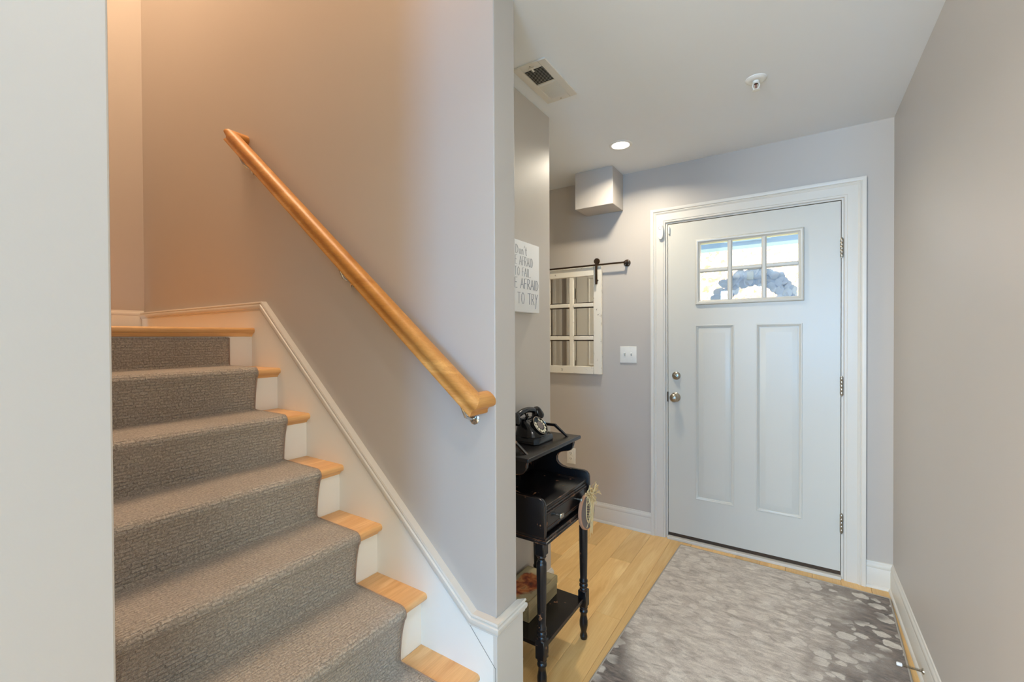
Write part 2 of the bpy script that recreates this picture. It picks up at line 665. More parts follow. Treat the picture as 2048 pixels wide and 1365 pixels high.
# the living room behind the camera
b = B()
b.box(-3.6, 2.6, -6.6, -6.5, -0.02, HC).box(2.5, 2.6, -6.5, -2.0, -0.02, HC).box(0.12, 2.6, -2.12, -2.0, -0.02, HC)
b.box(-3.6, -3.5, -6.5, YL - 0.125, -0.02, HC)
struct(b.make('wall_back', paint('bounce_cut_paint', (128, 130, 134), 0.5, 0.012, 0.04), smooth=0))  # unseen walls darkened so less light bounces onto the left wall
b = B()
b.box(-3.0, 0.12, YB, 0.14, HC, HC + 0.25).box(XE, 2.6, -4.0, YB, HC, HC + 0.25).box(-3.6, 2.6, -6.6, -4.0, HC, HC + 0.25).box(-3.6, XE, -4.0, YL - 0.125, HC, HC + 0.25)
ceiling = struct(b.make('ceiling', M['ceiling'], smooth=0))
b = B()
b.box(XE, XE + 0.1, YL - 0.125, YB, HC + 0.25, TOP).box(XL - 0.1, XE + 0.1, YL - 0.125, YB, TOP, TOP + 0.1)
struct(b.make('wall_upper', M['wall'], smooth=0))
# boxed-in duct in the corner above the door wall
so = B().box(-1.699, -1.430, -0.205, 0, 2.203, HC, 0.003, 2).make('soffit_box', M['wall'], ceiling, smooth=0)

# floor of separate oak planks
floor = struct(B().box(-3.6, 2.6, -6.6, 0.1, -0.06, -0.016).make('floor', M['floor'], smooth=0))
PW = 0.127
fixed = {-1.235: [-0.99], -1.362: [-0.455, -1.372], -1.489: [-0.80, -2.2], -1.108: [-1.6], -1.616: [-0.36, -1.5]}
for k in range(-19, 10):
    x0 = -1.235 + k * PW
    x1 = x0 + PW
    if x0 > -0.01 or x0 < -2.95:
        continue
    x1 = min(x1, 0.12)
    ends = None
    for fx, js in fixed.items():
        if abs(fx - x0) < 0.01:
            ends = list(js)
    y = 0.0
    cuts = [0.1]
    if ends:
        cuts += ends
        y = ends[-1]
    else:
        y = -random.uniform(0.3, 1.2)
        cuts.append(y)
    while y > -4.2:
        y -= random.uniform(1.0, 1.7)
        cuts.append(max(y, -4.3))
    for ya, yb in zip(cuts, cuts[1:]):
        if ya - yb < 0.05:
            continue
        B().box(x0 + 0.0004, x1 - 0.0004, yb + 0.0004, ya - 0.0004, -0.016, 0.0, 0.0014).make('plank', M['floor'], floor, smooth=0, origin=((x0 + x1) / 2, (ya + yb) / 2, 0))
B().box(-3.5, 2.5, -6.5, -4.3, -0.016, 0.0).box(0.13, 2.5, -4.2995, -2.13, -0.016, 0.0).make('plank_field', M['floor'], floor, smooth=0)

# ---------------------------------------------------------------- baseboards
BB = [(0, 0), (0.0125, 0), (0.0125, 0.098), (0.010, 0.104), (0.0115, 0.108), (0.0105, 0.122), (0.0075, 0.127), (0.0055, 0.130), (0.0045, 0.137), (0, 0.139)]
SHOE = [(0, 0), (0.021, 0), (0.0205, 0.006), (0.0175, 0.012), (0.0125, 0.016), (0, 0.017)]


def baseboard(name, path, normal, s0=(0, 0), s1=(0, 0)):
    o = struct(B().sweep(BB, path, normal, s0, s1).make(name, M['trim'], smooth=30))
    B().sweep(SHOE, path, normal, s0, s1).make('shoe_moulding', M['trim'], o, smooth=30)
    return o


# sideways of sweep = normal x direction: paths run so that it points up
baseboard('baseboard_front', [(-2.9, 0, 0), (-1.236, 0, 0)][::1], (0, -1, 0))
baseboard('baseboard_front.001', [(-0.112, 0, 0), (0, 0, 0)], (0, -1, 0), (0, 0), (-1, 0))
baseboard('baseboard_right', [(0, 0, 0), (0, -2.12, 0)], (-1, 0, 0), (1, 0), (0, 0))
baseboard('baseboard_hall', [(XH, YB, 0), (XH, YH, 0)], (1, 0, 0), (0, 0), (1, 0))
baseboard('baseboard_landing', [(XL, YL, 1.38), (XL, YS, 1.38)], (1, 0, 0), (0, 0), (-1, 0))

# ---------------------------------------------------------------- entry door
door = struct(bpy.data.objects.new('door_1', None), 'white entry door with a six-pane window over two tall raised panels')
C.objects.link(door)
PM[door] = Matrix()
lx0, lx1, lz0, lz1 = -0.960, -0.385, 1.528, 1.942        # outer moulding of the window
gx0, gx1, gz0, gz1 = -0.934, -0.414, 1.557, 1.915        # glass opening
SF, SBK = 0.004, 0.046                                    # slab front and back
b = B()
b.box(DX0, gx0, SF, SBK, DZ0, DZ1).box(gx1, DX1, SF, SBK, DZ0, DZ1).box(gx0, gx1, SF, SBK, gz1, DZ1)
pan = [(-0.961, -0.742, 0.288, 1.398), (-0.621, -0.395, 0.288, 1.400)]
# lower field with two openings for the raised panels
b.box(gx0, gx1, SF, SBK, pan[0][3], gz0).box(gx0, gx1, SF, SBK, DZ0, pan[0][2]).box(gx0, gx1, SF + 0.012, SBK, pan[0][2], pan[0][3])
b.box(pan[0][1], pan[1][0], SF, SBK, pan[0][2], pan[0][3])
slab_bm = b
# rebuild the stiles so the panel recesses can cut into them
b = B()
b.box(DX0, pan[0][0], SF, SBK, DZ0, DZ1)
b.box(pan[1][1], DX1, SF, SBK, DZ0, DZ1)
b.box(pan[0][0], pan[1][1], SF, SBK, gz1, DZ1)
b.box(pan[0][0], pan[1][1], SF, SBK, 1.399, gz0)
b.box(pan[0][0], pan[1][1], SF, SBK, DZ0, 0.288)
b.box(pan[0][1], pan[1][0], SF, SBK, 0.288, 1.399)
b.box(pan[0][0], pan[0][1], SF + 0.0085, SBK, 0.288, 1.399)
b.box(pan[1][0], pan[1][1], SF + 0.0085, SBK, 0.288, 1.399)
b.box(pan[0][0], gx0, SF, SBK, gz0, gz1)
b.box(gx1, pan[1][1], SF, SBK, gz0, gz1)
slab_bm.bm.free()
b.make('slab', M['door'], door, smooth=0)
for (x0, x1, z0, z1) in pan:
    z0, z1 = 0.288, 1.399
    # sticking moulding round the recess and the raised field inside
    PR = [(0.0, 0.002), (0.002, 0.0), (0.002, -0.003), (-0.001, -0.006), (-0.002, -0.009), (-0.005, -0.013), (-0.0075, -0.015), (-0.0085, -0.015), (-0.0085, 0.002)]
    w = B()
    w.sweep(PR, [(x0, SF, z0 + 0.2), (x0, SF, z1), (x1, SF, z1), (x1, SF, z0), (x0, SF, z0), (x0, SF, z0 + 0.2001)], (0, -1, 0))
    pm = B()
    e = 0.021
    f = 0.047
    yq, yr = SF + 0.0085, SF + 0.0005
    rings = []
    for (m, yy) in ((e, yq + 0.002), (e, yq - 0.003), (f, yr), (f + 0.002, yr)):
        rings.append([pm.bm.verts.new(p) for p in ((x0 + m, yy, z0 + m), (x1 - m, yy, z0 + m), (x1 - m, yy, z1 - m), (x0 + m, yy, z1 - m))])
    for a, c in zip(rings, rings[1:]):
        for k in range(4):
            pm.bm.faces.new((a[k], a[(k + 1) % 4], c[(k + 1) % 4], c[k]))
    pm.bm.faces.new(rings[-1])
    pm.bm.faces.new(rings[0][::-1])
    po = pm.make('raised_panel', M['door'], door, smooth=20)
    w.make('panel_moulding', M['door'], po, smooth=30)
# window in the door
fr = B()
LF = [(0.0, 0.0), (0.006, 0.0), (0.013, -0.004), (0.015, -0.010), (0.013, -0.016), (0.008, -0.020), (0.005, -0.027), (-0.012, -0.0275), (-0.012, 0.0)]
fr.sweep(LF, [(lx0, SF, 1.7), (lx0, SF, lz1), (lx1, SF, lz1), (lx1, SF, lz0), (lx0, SF, lz0), (lx0, SF, 1.6999)], (0, -1, 0))
lite = fr.make('window_frame', M['door'], door, smooth=30)
gm = [gx0, -0.7635, -0.582, gx1]
zm = [gz0, 1.7435, gz1]
MU = 0.013
for xm in gm[1:3]:
    B().prism([(xm - MU, SF + 0.014), (xm - MU, SF), (xm - 0.006, SF - 0.006), (xm + 0.006, SF - 0.006), (xm + MU, SF), (xm + MU, SF + 0.014)], 2, gz0, gz1).make('muntin', M['door'], lite, smooth=0)
for i in range(3):
    xa, xb = gm[i] + (MU if i else 0), gm[i + 1] - (MU if i < 2 else 0)
    zc = zm[1]
    B().prism([(SF + 0.014, zc - MU), (SF, zc - MU), (SF - 0.006, zc - 0.006), (SF - 0.006, zc + 0.006), (SF, zc + MU), (SF + 0.014, zc + MU)], 0, xa, xb).make('muntin', M['door'], lite, smooth=0)
    for j in range(2):
        B().box(gm[i], gm[i + 1], 0.022, 0.026, zm[j], zm[j + 1]).make('pane', M['glass'], lite, smooth=0)
# outer frame behind the glass, on the porch side
fo = B()
fo.sweep([(0, 0), (0.012, 0), (0.012, 0.028), (0, 0.028)], [(lx0, SBK, 1.7), (lx0, SBK, lz0), (lx1, SBK, lz0), (lx1, SBK, lz1), (lx0, SBK, lz1), (lx0, SBK, 1.7001)], (0, 1, 0))
fo.make('outer_frame', M['door'], lite, smooth=0)
# jamb, stop, threshold
b = B()
b.box(DX0 - 0.0125, DX0 - 0.003, 0.0, 0.14, 0.0, DZ1 + 0.012).box(DX1 + 0.003, DX1 + 0.0125, 0.0, 0.14, 0.0, DZ1 + 0.012).box(DX0 - 0.003, DX1 + 0.003, 0.0, 0.14, DZ1 + 0.0045, DZ1 + 0.012)
b.make('jamb', M['trim'], door, smooth=0)
b = B()
b.box(DX0 - 0.003, DX0 + 0.004, SBK + 0.001, 0.06, 0.02, DZ1).box(DX1 - 0.004, DX1 + 0.003, SBK + 0.001, 0.06, 0.02, DZ1).box(DX0, DX1, SBK + 0.001, 0.06, DZ1 - 0.004, DZ1 + 0.0045)
b.make('weather_strip', M['dark_gap'], door, smooth=0)
B().box(DX0 - 0.003, DX1 + 0.003, -0.022, 0.15, 0.0, 0.016, 0.002).make('threshold', M['trim'], door, smooth=0)
B().box(DX0, DX1, 0.008, 0.04, 0.017, DZ0).make('door_sweep', M['sweep'], door, smooth=0)
# casing: three mitred boards
CS = [(0, 0), (0.010, 0), (0.012, 0.003), (0.012, 0.010), (0.015, 0.013), (0.015, 0.056), (0.018, 0.060), (0.021, 0.066), (0.019, 0.070), (0.024, 0.074), (0.026, 0.080), (0.026, 0.0915), (0, 0.0915)]
cx0, cx1, cz = -1.1445, -0.2045, 2.076
# sweep sideways = normal x dir; for the left leg going up it points to -x
B().sweep(CS, [(cx1, 0, cz), (cx0, 0, cz)][::-1], (0, -1, 0), (0, -1), (0, 1)).make('head_casing', M['trim'], door, smooth=25)
B().sweep(CS, [(cx0, 0, 0), (cx0, 0, cz)], (0, -1, 0), (0, 0), (0, 1)).make('side_casing', M['trim'], door, smooth=25)
B().sweep(CS, [(cx1, 0, cz), (cx1, 0, 0)], (0, -1, 0), (0, -1), (0, 0)).make('side_casing', M['trim'], door, smooth=25)
# hardware
mk = place((-1.083, SF, 0.932), (0, -1, 0))
k = B().lathe([(0.030, 0), (0.031, 0.003), (0.027, 0.008), (0.016, 0.011), (0.012, 0.014), (0.012, 0.028), (0.020, 0.034), (0.026, 0.042), (0.0275, 0.050), (0.025, 0.058), (0.017, 0.064), (0.010, 0.0655), (0.0095, 0.0635), (0.003, 0.0635)], 28, mk).make('door_knob', M['nickel'], door, smooth=40)
B().lathe([(0.008, 0.0635), (0.008, 0.066), (0.006, 0.067)], 14, mk).make('privacy_button', M['chrome'], k, smooth=40)
md = place((-1.078, SF, 1.073), (0, -1, 0))
k = B().lathe([(0.026, 0), (0.0265, 0.006), (0.023, 0.011), (0.013, 0.014), (0.010, 0.015)], 28, md).make('deadbolt', M['nickel'], door, smooth=40)
tb = B()
tb.box(-0.016, 0.016, -0.0035, 0.0035, 0.013, 0.027, 0.003, 2)
bmesh.ops.transform(tb.bm, matrix=md @ Matrix.Rotation(R(55), 4, 'Z'), verts=tb.bm.verts)
tb.make('thumb_turn', M['nickel'], k, smooth=40)
B().box(DX0 - 0.006, DX0 + 0.001, -0.001, 0.004, 0.90, 0.965).make('strike_plate', M['bronze'], door, smooth=0)
for zc in (1.805, 1.055, 0.305):
    h = B()
    for q in range(5):
        z0 = zc - 0.05 + q * 0.02
        h.lathe([(0.0065, z0 + 0.0004), (0.0072, z0 + 0.0015), (0.0072, z0 + 0.0185), (0.0065, z0 + 0.0196)], 14, Matrix.Translation((DX1 + 0.004, -0.006, 0)))
    h.lathe([(0.004, zc - 0.056), (0.0045, zc - 0.05)], 10, Matrix.Translation((DX1 + 0.004, -0.006, 0)))
    h.lathe([(0.0045, zc + 0.05), (0.004, zc + 0.056)], 10, Matrix.Translation((DX1 + 0.004, -0.006, 0)))
    ho = h.make('hinge', M['nickel'], door, smooth=40)

# closet door that faces the entry wall: only its reflection is seen in the mirror
d2 = struct(bpy.data.objects.new('door_2', None), 'white closet door facing the entry wall, seen in the mirror')
C.objects.link(d2)
PM[d2] = Matrix()
y2 = YH + 0.001
b = B()
b.box(-2.22, -1.62, y2, y2 + 0.008, 0.01, 2.03)
b.make('slab', M['stair_white'], d2, smooth=0)
for z0, z1 in ((0.18, 0.92), (1.05, 1.9)):
    B().sweep([(0, 0), (0.006, -0.004), (0.006, -0.012), (0, -0.02)], [(-2.1, y2 + 0.008, z0 + .1), (-2.1, y2 + 0.008, z0), (-1.74, y2 + 0.008, z0), (-1.74, y2 + 0.008, z1), (-2.1, y2 + 0.008, z1), (-2.1, y2 + 0.008, z0 + .1001)], (0, 1, 0)).make('panel_moulding', M['stair_white'], d2, smooth=30)
# sweep sideways with normal +y
B().sweep(CS, [(-2.23, y2, 2.04), (-2.23, y2, 0)], (0, 1, 0), (0, -1), (0, 0)).make('side_casing', M['trim'], d2, smooth=25)
B().sweep(CS, [(-1.61, y2, 0), (-1.61, y2, 2.04)], (0, 1, 0), (0, 0), (0, 1)).make('side_casing', M['trim'], d2, smooth=25)
B().sweep(CS, [(-1.61, y2, 2.04), (-2.23, y2, 2.04)], (0, 1, 0), (0, -1), (0, 1)).make('head_casing', M['trim'], d2, smooth=25)
for zc in (1.75, 1.05, 0.3):
    B().lathe([(0.007, zc - 0.05), (0.007, zc + 0.05)], 12, Matrix.Translation((-2.224, y2 + 0.012, 0))).make('hinge', M['nickel'], d2, smooth=40)
B().lathe([(0.028, 0), (0.012, 0.01), (0.012, 0.03), (0.026, 0.045), (0.02, 0.06)], 20, place((-1.68, y2 + 0.008, 0.95), (0, 1, 0))).make('door_knob', M['nickel'], d2, smooth=40)
t1 = struct(B().sweep(CS, [(-2.385, y2, 2.2), (-2.385, y2, 0)], (0, 1, 0)).make('trim_3', M['trim'], smooth=25))

# ---------------------------------------------------------------- staircase
RUN, RISE = 0.2288, 0.188
X1, Z1 = -1.261, 0.2525
YF = -1.870                # face of the skirt board
stair = thing('staircase', 'oak tread staircase with white risers climbing left to a landing', 'staircase', (-1.3, -2.3, 0))
NX = lambda k: X1 - (k - 1) * RUN
NZ = lambda k: Z1 + (k - 1) * RISE


def nose_profile(xn, z, xb, th=0.026):
    r = th / 2
    pts = [(xb, z), (xb, z - th)]
    for a in range(-90, 91, 18):
        pts.append((xn - r + r * math.cos(R(a)), z - r + r * math.sin(R(a))))
    return pts


for k in range(1, 8):
    xn, z = NX(k), NZ(k)
    xr = xn - 0.030
    zb = NZ(k - 1) if k > 1 else 0.0
    B().box(xr - 0.018, xr, YL + 0.001, YF, zb, z - 0.026).make('riser', M['stair_white'], stair, smooth=0)
    if k < 7:
        xb = xr - RUN
        split = xn - 0.135 - 0.01 * ((k * 3) % 4)
        t = B().prism(nose_profile(xn, z, split), 1, YL + 0.001, YF, 0.0).make('tread', M['tread'], stair, smooth=50, origin=(xn, YF, z))
        B().box(xb, split - 0.0006, YL + 0.001, YF, z - 0.026, z - 0.0002, 0.0008).make('tread_board', M['tread'], t, smooth=0, origin=(split, YF - 0.01, z - 0.01))
    else:
        B().prism(nose_profile(xn, z, xn - 0.10), 1, YL + 0.001, YF).make('landing_nosing', M['rail_y'] if 'rail_y' in M else M['tread'], stair, smooth=50, origin=(xn, YF, z))
        for q in range(12):
            xa = xn - 0.1005 - q * 0.127
            if xa - 0.1265 < XL + 0.002:
                break
            B().box(xa - 0.1265, xa, YL + 0.001, YF, z - 0.02, z - 0.0003, 0.0008).make('landing_board', M['tread'], stair, smooth=0, origin=(xa, YF, z))
    # cove moulding below the nosing
    zc = z - 0.026
    B().prism([(xr, zc), (xr + 0.015, zc), (xr + 0.013, zc - 0.004), (xr + 0.006, zc - 0.010), (xr + 0.004, zc - 0.015), (xr, zc - 0.016)], 1, YL + 0.001, YF).make('cove_moulding', M['tread'], stair, smooth=40, origin=(xn, YF, z))

# skirt board with its cap moulding
CAPV = 0.043
b = B()
slope = [(-4.12, 1.506), (-2.561, 1.506), (-1.286, 0.443), (XE + 0.015, 0.443)]
sk = [(x, z - 0.01) for x, z in slope[:-1]] + [(XE, 0.433), (XE, 0.0), (-1.4, 0.0), (-2.9, 1.2), (-4.12, 1.2)]
b.prism([(x, z) for x, z in sk], 1, YS, YF)
skirt = struct(b.make('trim_1', M['stair_white'], smooth=0), 'white stair skirt board with moulded cap below the handrail')
CAP = [(0, 0), (0, -CAPV), (0.003, -CAPV), (0.006, -0.040), (0.004, -0.036), (0.010, -0.032), (0.0125, -0.024), (0.011, -0.016), (0.006, -0.013), (0.006, -0.010), (0.009, -0.006), (0.007, 0.0)]
path = [(x, YF, z) for x, z in slope]
CAPS = [(-0.0185 if u == 0 else u, v) for u, v in CAP]
b = B().sweep(CAPS, path, (0, -1, 0), (0, 0), (1, 0))
b.make('cap_moulding', M['trim'], skirt, smooth=30)
# seam between the skirt board and the plinth of the wall end
b = B()
b.box(XE + 0.0002, XE + 0.015, YF, YB + 0.015, 0.0, 0.435)
plinth = struct(b.make('trim_2', M['trim'], smooth=0), 'white plinth wrapping the end of the stair wall')
CAPX = [(-0.0145 if u == 0 else u, v) for u, v in CAP]
B().sweep(CAPX, [(XE + 0.015, YF, 0.443), (XE + 0.015, YB + 0.015, 0.443)], (1, 0, 0), (-1, 0), (1, 0)).make('cap_moulding', M['trim'], plinth, smooth=30)
b = B()
s0, s1_ = Vector((-1.304, YF - 0.0006, 0.402)), Vector((XE + 0.009, YF - 0.0006, 0.296))
b.tube([s0, s1_, (XE + 0.009, YF - 0.0006, 0.0)], 0.0007, 4)
b.make('seam', M['sweep'], skirt, smooth=0)

# ---------------------------------------------------------------- stair runner
YR0, YR1 = -2.645, -1.978
TH = 0.010
prof = []
for k in range(7, 0, -1):
    xn, z = NX(k), NZ(k)
    xr = xn - 0.030
    if k == 7:
        prof += [(xr + TH, z - 0.045)]
    else:
        rr = 0.020
        prof += [(xn - 0.05, z + TH), (xn - rr + 0.006, z + TH)]
        for a in (70, 50, 30, 10, -10, -30, -50):
            prof.append((xn - 0.012 + 0.023 * math.cos(R(a)), z - 0.013 + 0.023 * math.sin(R(a))))
    if k > 1:
        zb = NZ(k - 1)
        x0, zt = prof[-1]
        for q, (fx, fz) in enumerate(((0.45, 0.25), (0.72, 0.5), (0.88, 0.72), (0.97, 0.9))):
            xe = xr + TH
            prof.append((x0 + (xe - x0) * fx, zt + (zb + TH - zt) * fz))
        prof.append((xr + TH + 0.001, zb + TH + 0.006))
        prof.append((xr + TH + 0.007, zb + TH + 0.0005))
        prof.append((xr + TH + 0.03, zb + TH))
    else:
        prof += [(xr + TH + 0.012, 0.15), (xr + TH + 0.004, 0.05), (xr + TH, 0.004)]
bm = bmesh.new()
uvl = bm.loops.layers.uv.new('UVMap')
ny = 24
L = [0.0]
for a, c in zip(prof, prof[1:]):
    L.append(L[-1] + math.hypot(c[0] - a[0], c[1] - a[1]))
rows = [[bm.verts.new((x, YR0 + (YR1 - YR0) * j / ny, z)) for j in range(ny + 1)] for x, z in prof]
for i in range(len(prof) - 1):
    for j in range(ny):
        f = bm.faces.new((rows[i][j], rows[i][j + 1], rows[i + 1][j + 1], rows[i + 1][j]))
        for lp, (ii, jj) in zip(f.loops, ((i, j), (i, j + 1), (i + 1, j + 1), (i + 1, j))):
            lp[uvl].uv = ((YR1 - YR0) * jj / ny, L[ii])
bmesh.ops.recalc_face_normals(bm, faces=bm.faces)
me = bpy.data.meshes.new('runner')
bm.to_mesh(me)
bm.free()
for p in me.polygons:
    p.use_smooth = True
me.materials.append(M['runner'])
runner = bpy.data.objects.new('stair_runner', me)
C.objects.link(runner)
PM[runner] = Matrix()
# make sure the face side is outward, then give it thickness
if me.polygons[0].normal.x < 0:
    me.flip_normals()
sm = runner.modifiers.new('thickness', 'SOLIDIFY')
sm.thickness = TH - 0.0015
sm.offset = -1
tag(runner, 'grey-brown woven carpet runner covering the oak stair treads', 'carpet')
for yy in (YR1 + 0.001, YR0 - 0.001):
    B().tube([(x - 0.003, yy, z - 0.003) for x, z in prof], 0.0042, 6).make('edge_binding', M['binding'], runner, smooth=60)

# ---------------------------------------------------------------- handrail
YC = -1.921 + 0.002
rail = thing('handrail', 'oak handrail fixed to the stair wall on metal brackets', 'handrail', (-2.0, YS, 1.6))
p0 = Vector((-1.238, YC, 1.128))
p1 = Vector((-2.735, YC, 2.318))
_h = [(0.021, -0.033), (0.022, -0.030), (0.021, -0.0265), (0.0175, -0.023), (0.0165, -0.017), (0.018, -0.010), (0.023, -0.004), (0.028, 0.003), (0.0295, 0.010), (0.026, 0.019), (0.018, 0.0255), (0.009, 0.0285)]
RP = _h + [(0, 0.029)] + [(-u, v) for u, v in _h[::-1]]
d = (p1 - p0).normalized()


def rail_piece(name, a, c, up, cuts, mat):
    """rail profile from a to c, end planes given by (point, normal)"""
    d = (c - a).normalized()
    up = (up - d * up.dot(d)).normalized()
    sd = d.cross(up)
    bm = B()
    rings = []
    for base, (pp, pn) in ((a, cuts[0]), (c, cuts[1])):
        ring = []
        for u, v in RP:
            q = base + sd * u + up * v
            q = q + d * ((pp - q).dot(pn) / d.dot(pn))
            ring.append(bm.bm.verts.new(q))
        rings.append(ring)
    n = len(RP)
    for k in range(n):
        j = (k + 1) % n
        bm.bm.faces.new((rings[0][k], rings[0][j], rings[1][j], rings[1][k]))
    bm.bm.faces.new(rings[0][::-1])
    bm.bm.faces.new(rings[1])
    return bm.make(name, mat, rail, smooth=40)


yd = Vector((0, 1, 0))
zup = Vector((0, 0, 1))
M['rail_y'] = wood('rail_oak_return', (218, 160, 88), (206, 146, 74), (170, 108, 44), 1, 0.42, 1.0, 0.02, 0.03)
n0 = (-d - yd)
n0 = (d + (-yd)).normalized()      # bisecting plane at the lower corner
upn = zup - d * zup.dot(d)
upn.normalize()
nl = (d - yd).normalized()
nh = (d + yd).normalized()
ro = rail_piece('rail', p0, p1, zup, ((p0, nl), (p1, nh)), M['rail'])
w0 = Vector((p0.x, YS, p0.z))
w1 = Vector((p1.x, YS, p1.z))
rail_piece('rail_return', w0, p0, upn, ((w0, yd), (p0, nl)), M['rail_y'])
rail_piece('rail_return', p1, w1, upn, ((p1, nh), (w1, yd)), M['rail_y'])
for t_ in (0.022, 0.43, 0.94):
    pc = p0 + (p1 - p0) * t_
    u = pc - upn * 0.033
    wz = u.z - 0.062
    bk = B()
    bk.tube([u + Vector((0, 0, 0.001)), u - Vector((0, -0.004, 0.016)), (u.x, u.y + 0.022, wz + 0.012), (u.x, u.y + 0.048, wz + 0.002), (u.x, YS - 0.004, wz)], 0.0052, 10)
    bo = bk.make('bracket', M['chrome'], rail, smooth=60)
    B().lathe([(0.020, 0), (0.020, 0.003), (0.013, 0.007), (0.006, 0.008)], 20, place((u.x, YS, wz), (0, -1, 0))).make('wall_plate', M['chrome'], bo, smooth=50)
    sad = B()
    a = u - d * 0.028 - upn * 0.0015
    c = u + d * 0.028 - upn * 0.0015
    sad.tube([a, c], 0.010, 8, flat=0.25)
    sad.make('saddle', M['chrome'], bo, smooth=50)

# ================================================================ RUG
ang = R(-1.88)
rug = thing('area_rug', 'grey distressed rug with pale cobble pattern before the entry door', 'rug', (-1.033, -0.078, 0))
rug.rotation_euler = (0, 0, ang)
RW, RL = 1.004, 2.35
bm = bmesh.new()
n1, n2 = 20, 46
g = [[bm.verts.new((RW * i / n1, -RL * j / n2, 0.0085 + 0.0007 * math.sin(i * 0.9) * math.sin(j * 0.55))) for i in range(n1 + 1)] for j in range(n2 + 1)]
for j in range(n2):
    for i in range(n1):
        bm.faces.new((g[j][i], g[j + 1][i], g[j + 1][i + 1], g[j][i + 1]))
bl = [[bm.verts.new((RW * i / n1, -RL * j / n2, 0.0006)) for i in range(n1 + 1)] for j in range(n2 + 1)]
for i in range(n1):
    bm.faces.new((g[0][i], g[0][i + 1], bl[0][i + 1], bl[0][i]))
    bm.faces.new((g[n2][i + 1], g[n2][i], bl[n2][i], bl[n2][i + 1]))
for j in range(n2):
    bm.faces.new((g[j + 1][0], g[j][0], bl[j][0], bl[j + 1][0]))
    bm.faces.new((g[j][n1], g[j + 1][n1], bl[j + 1][n1], bl[j][n1]))
for j in range(n2):
    for i in range(n1):
        bm.faces.new((bl[j][i], bl[j][i + 1], bl[j + 1][i + 1], bl[j + 1][i]))
bmesh.ops.recalc_face_normals(bm, faces=bm.faces)
me = bpy.data.meshes.new('pile')
bm.to_mesh(me)
bm.free()
for p in me.polygons:
    p.use_smooth = True
me.set_sharp_from_angle(angle=R(40))
me.materials.append(M['rug'])
ro = bpy.data.objects.new('pile', me)
C.objects.link(ro)
ro.parent = rug
eb = B()
eb.tube([(-0.002, 0, 0.0055), (-0.002, -RL, 0.0055)], 0.0048, 8).tube([(RW + 0.002, 0, 0.0055), (RW + 0.002, -RL, 0.0055)], 0.0048, 8).tube([(0, 0.002, 0.0055), (RW, 0.002, 0.0055)], 0.0048, 8)
eo = eb.make('edge_binding', M['rug_edge'], smooth=60)
eo.parent = rug

# ================================================================ TELEPHONE TABLE
YN, YFAR = -1.592, -1.176
stand = thing('telephone_table', 'small black distressed telephone table behind the stair wall end', 'table', (-1.33, -1.384, 0))
side = [(-1.462, 0.600), (-1.178, 0.600), (-1.178, 0.715), (-1.182, 0.728), (-1.191, 0.737), (-1.204, 0.741), (-1.290, 0.741), (-1.310, 0.744), (-1.328, 0.753), (-1.338, 0.766), (-1.338, 0.784),
        (-1.330, 0.798), (-1.314, 0.809), (-1.298, 0.814), (-1.280, 0.815), (-1.268, 0.820), (-1.259, 0.830), (-1.254, 0.845), (-1.254, 0.862), (-1.246, 0.867), (-1.246, 0.870), (-1.462, 0.870)]
for y0, y1 in ((YN, YN + 0.016), (YFAR - 0.016, YFAR)):
    B().prism(side, 1, y0, y1, 0.002, 2).make('side_panel', M['black'], stand, smooth=30)
B().box(-1.470, -1.462, YN + 0.004, YFAR - 0.004, 0.600, 0.870).make('back_panel', M['black'], stand, smooth=0)
B().box(-1.470, -1.230, -1.616, -1.156, 0.870, 0.886, 0.005, 3).make('upper_shelf', M['black'], stand, smooth=30)
B().box(-1.462, -1.186, YN + 0.016, YFAR - 0.016, 0.694, 0.708, 0.003, 2).make('table_top', M['black'], stand, smooth=30)
B().box(-1.462, -1.200, YN + 0.016, YFAR - 0.016, 0.600, 0.6935).make('drawer_case', M['black'], stand, smooth=0)
# base moulding
b = B()
b.box(-1.466, -1.166, YN - 0.006, YFAR + 0.006, 0.578, 0.590, 0.004, 2).box(-1.464, -1.172, YN - 0.002, YFAR + 0.002, 0.590, 0.600, 0.002)
b.make('base_moulding', M['black'], stand, smooth=30)
dr = B()
dr.box(-1.2, -1.188, YN + 0.019, YFAR - 0.019, 0.606, 0.690, 0.002)
dro = dr.make('drawer', M['black'], stand, smooth=30)
PF = [(0, 0), (0.004, 0.0), (0.0055, -0.003), (0.004, -0.006), (0.0015, -0.009), (0, -0.009)]
ya, yb_, za, zb = YN + 0.028, YFAR - 0.028, 0.615, 0.681
B().sweep(PF, [(-1.188, ya, 0.65), (-1.188, ya, zb), (-1.188, yb_, zb), (-1.188, yb_, za), (-1.188, ya, za), (-1.188, ya, 0.6501)], (1, 0, 0)).make('drawer_moulding', M['black'], dro, smooth=30)
for yh in (-1.478, -1.290):
    h = B()
    h.lathe([(0.004, 0), (0.004, 0.018)], 12, place((-1.188, yh, 0.648), (1, 0, 0)))
    h.box(-1.172, -1.162, yh - 0.014, yh + 0.014, 0.640, 0.656, 0.003, 2)
    h.make('drawer_handle', M['nickel'], dro, smooth=40)


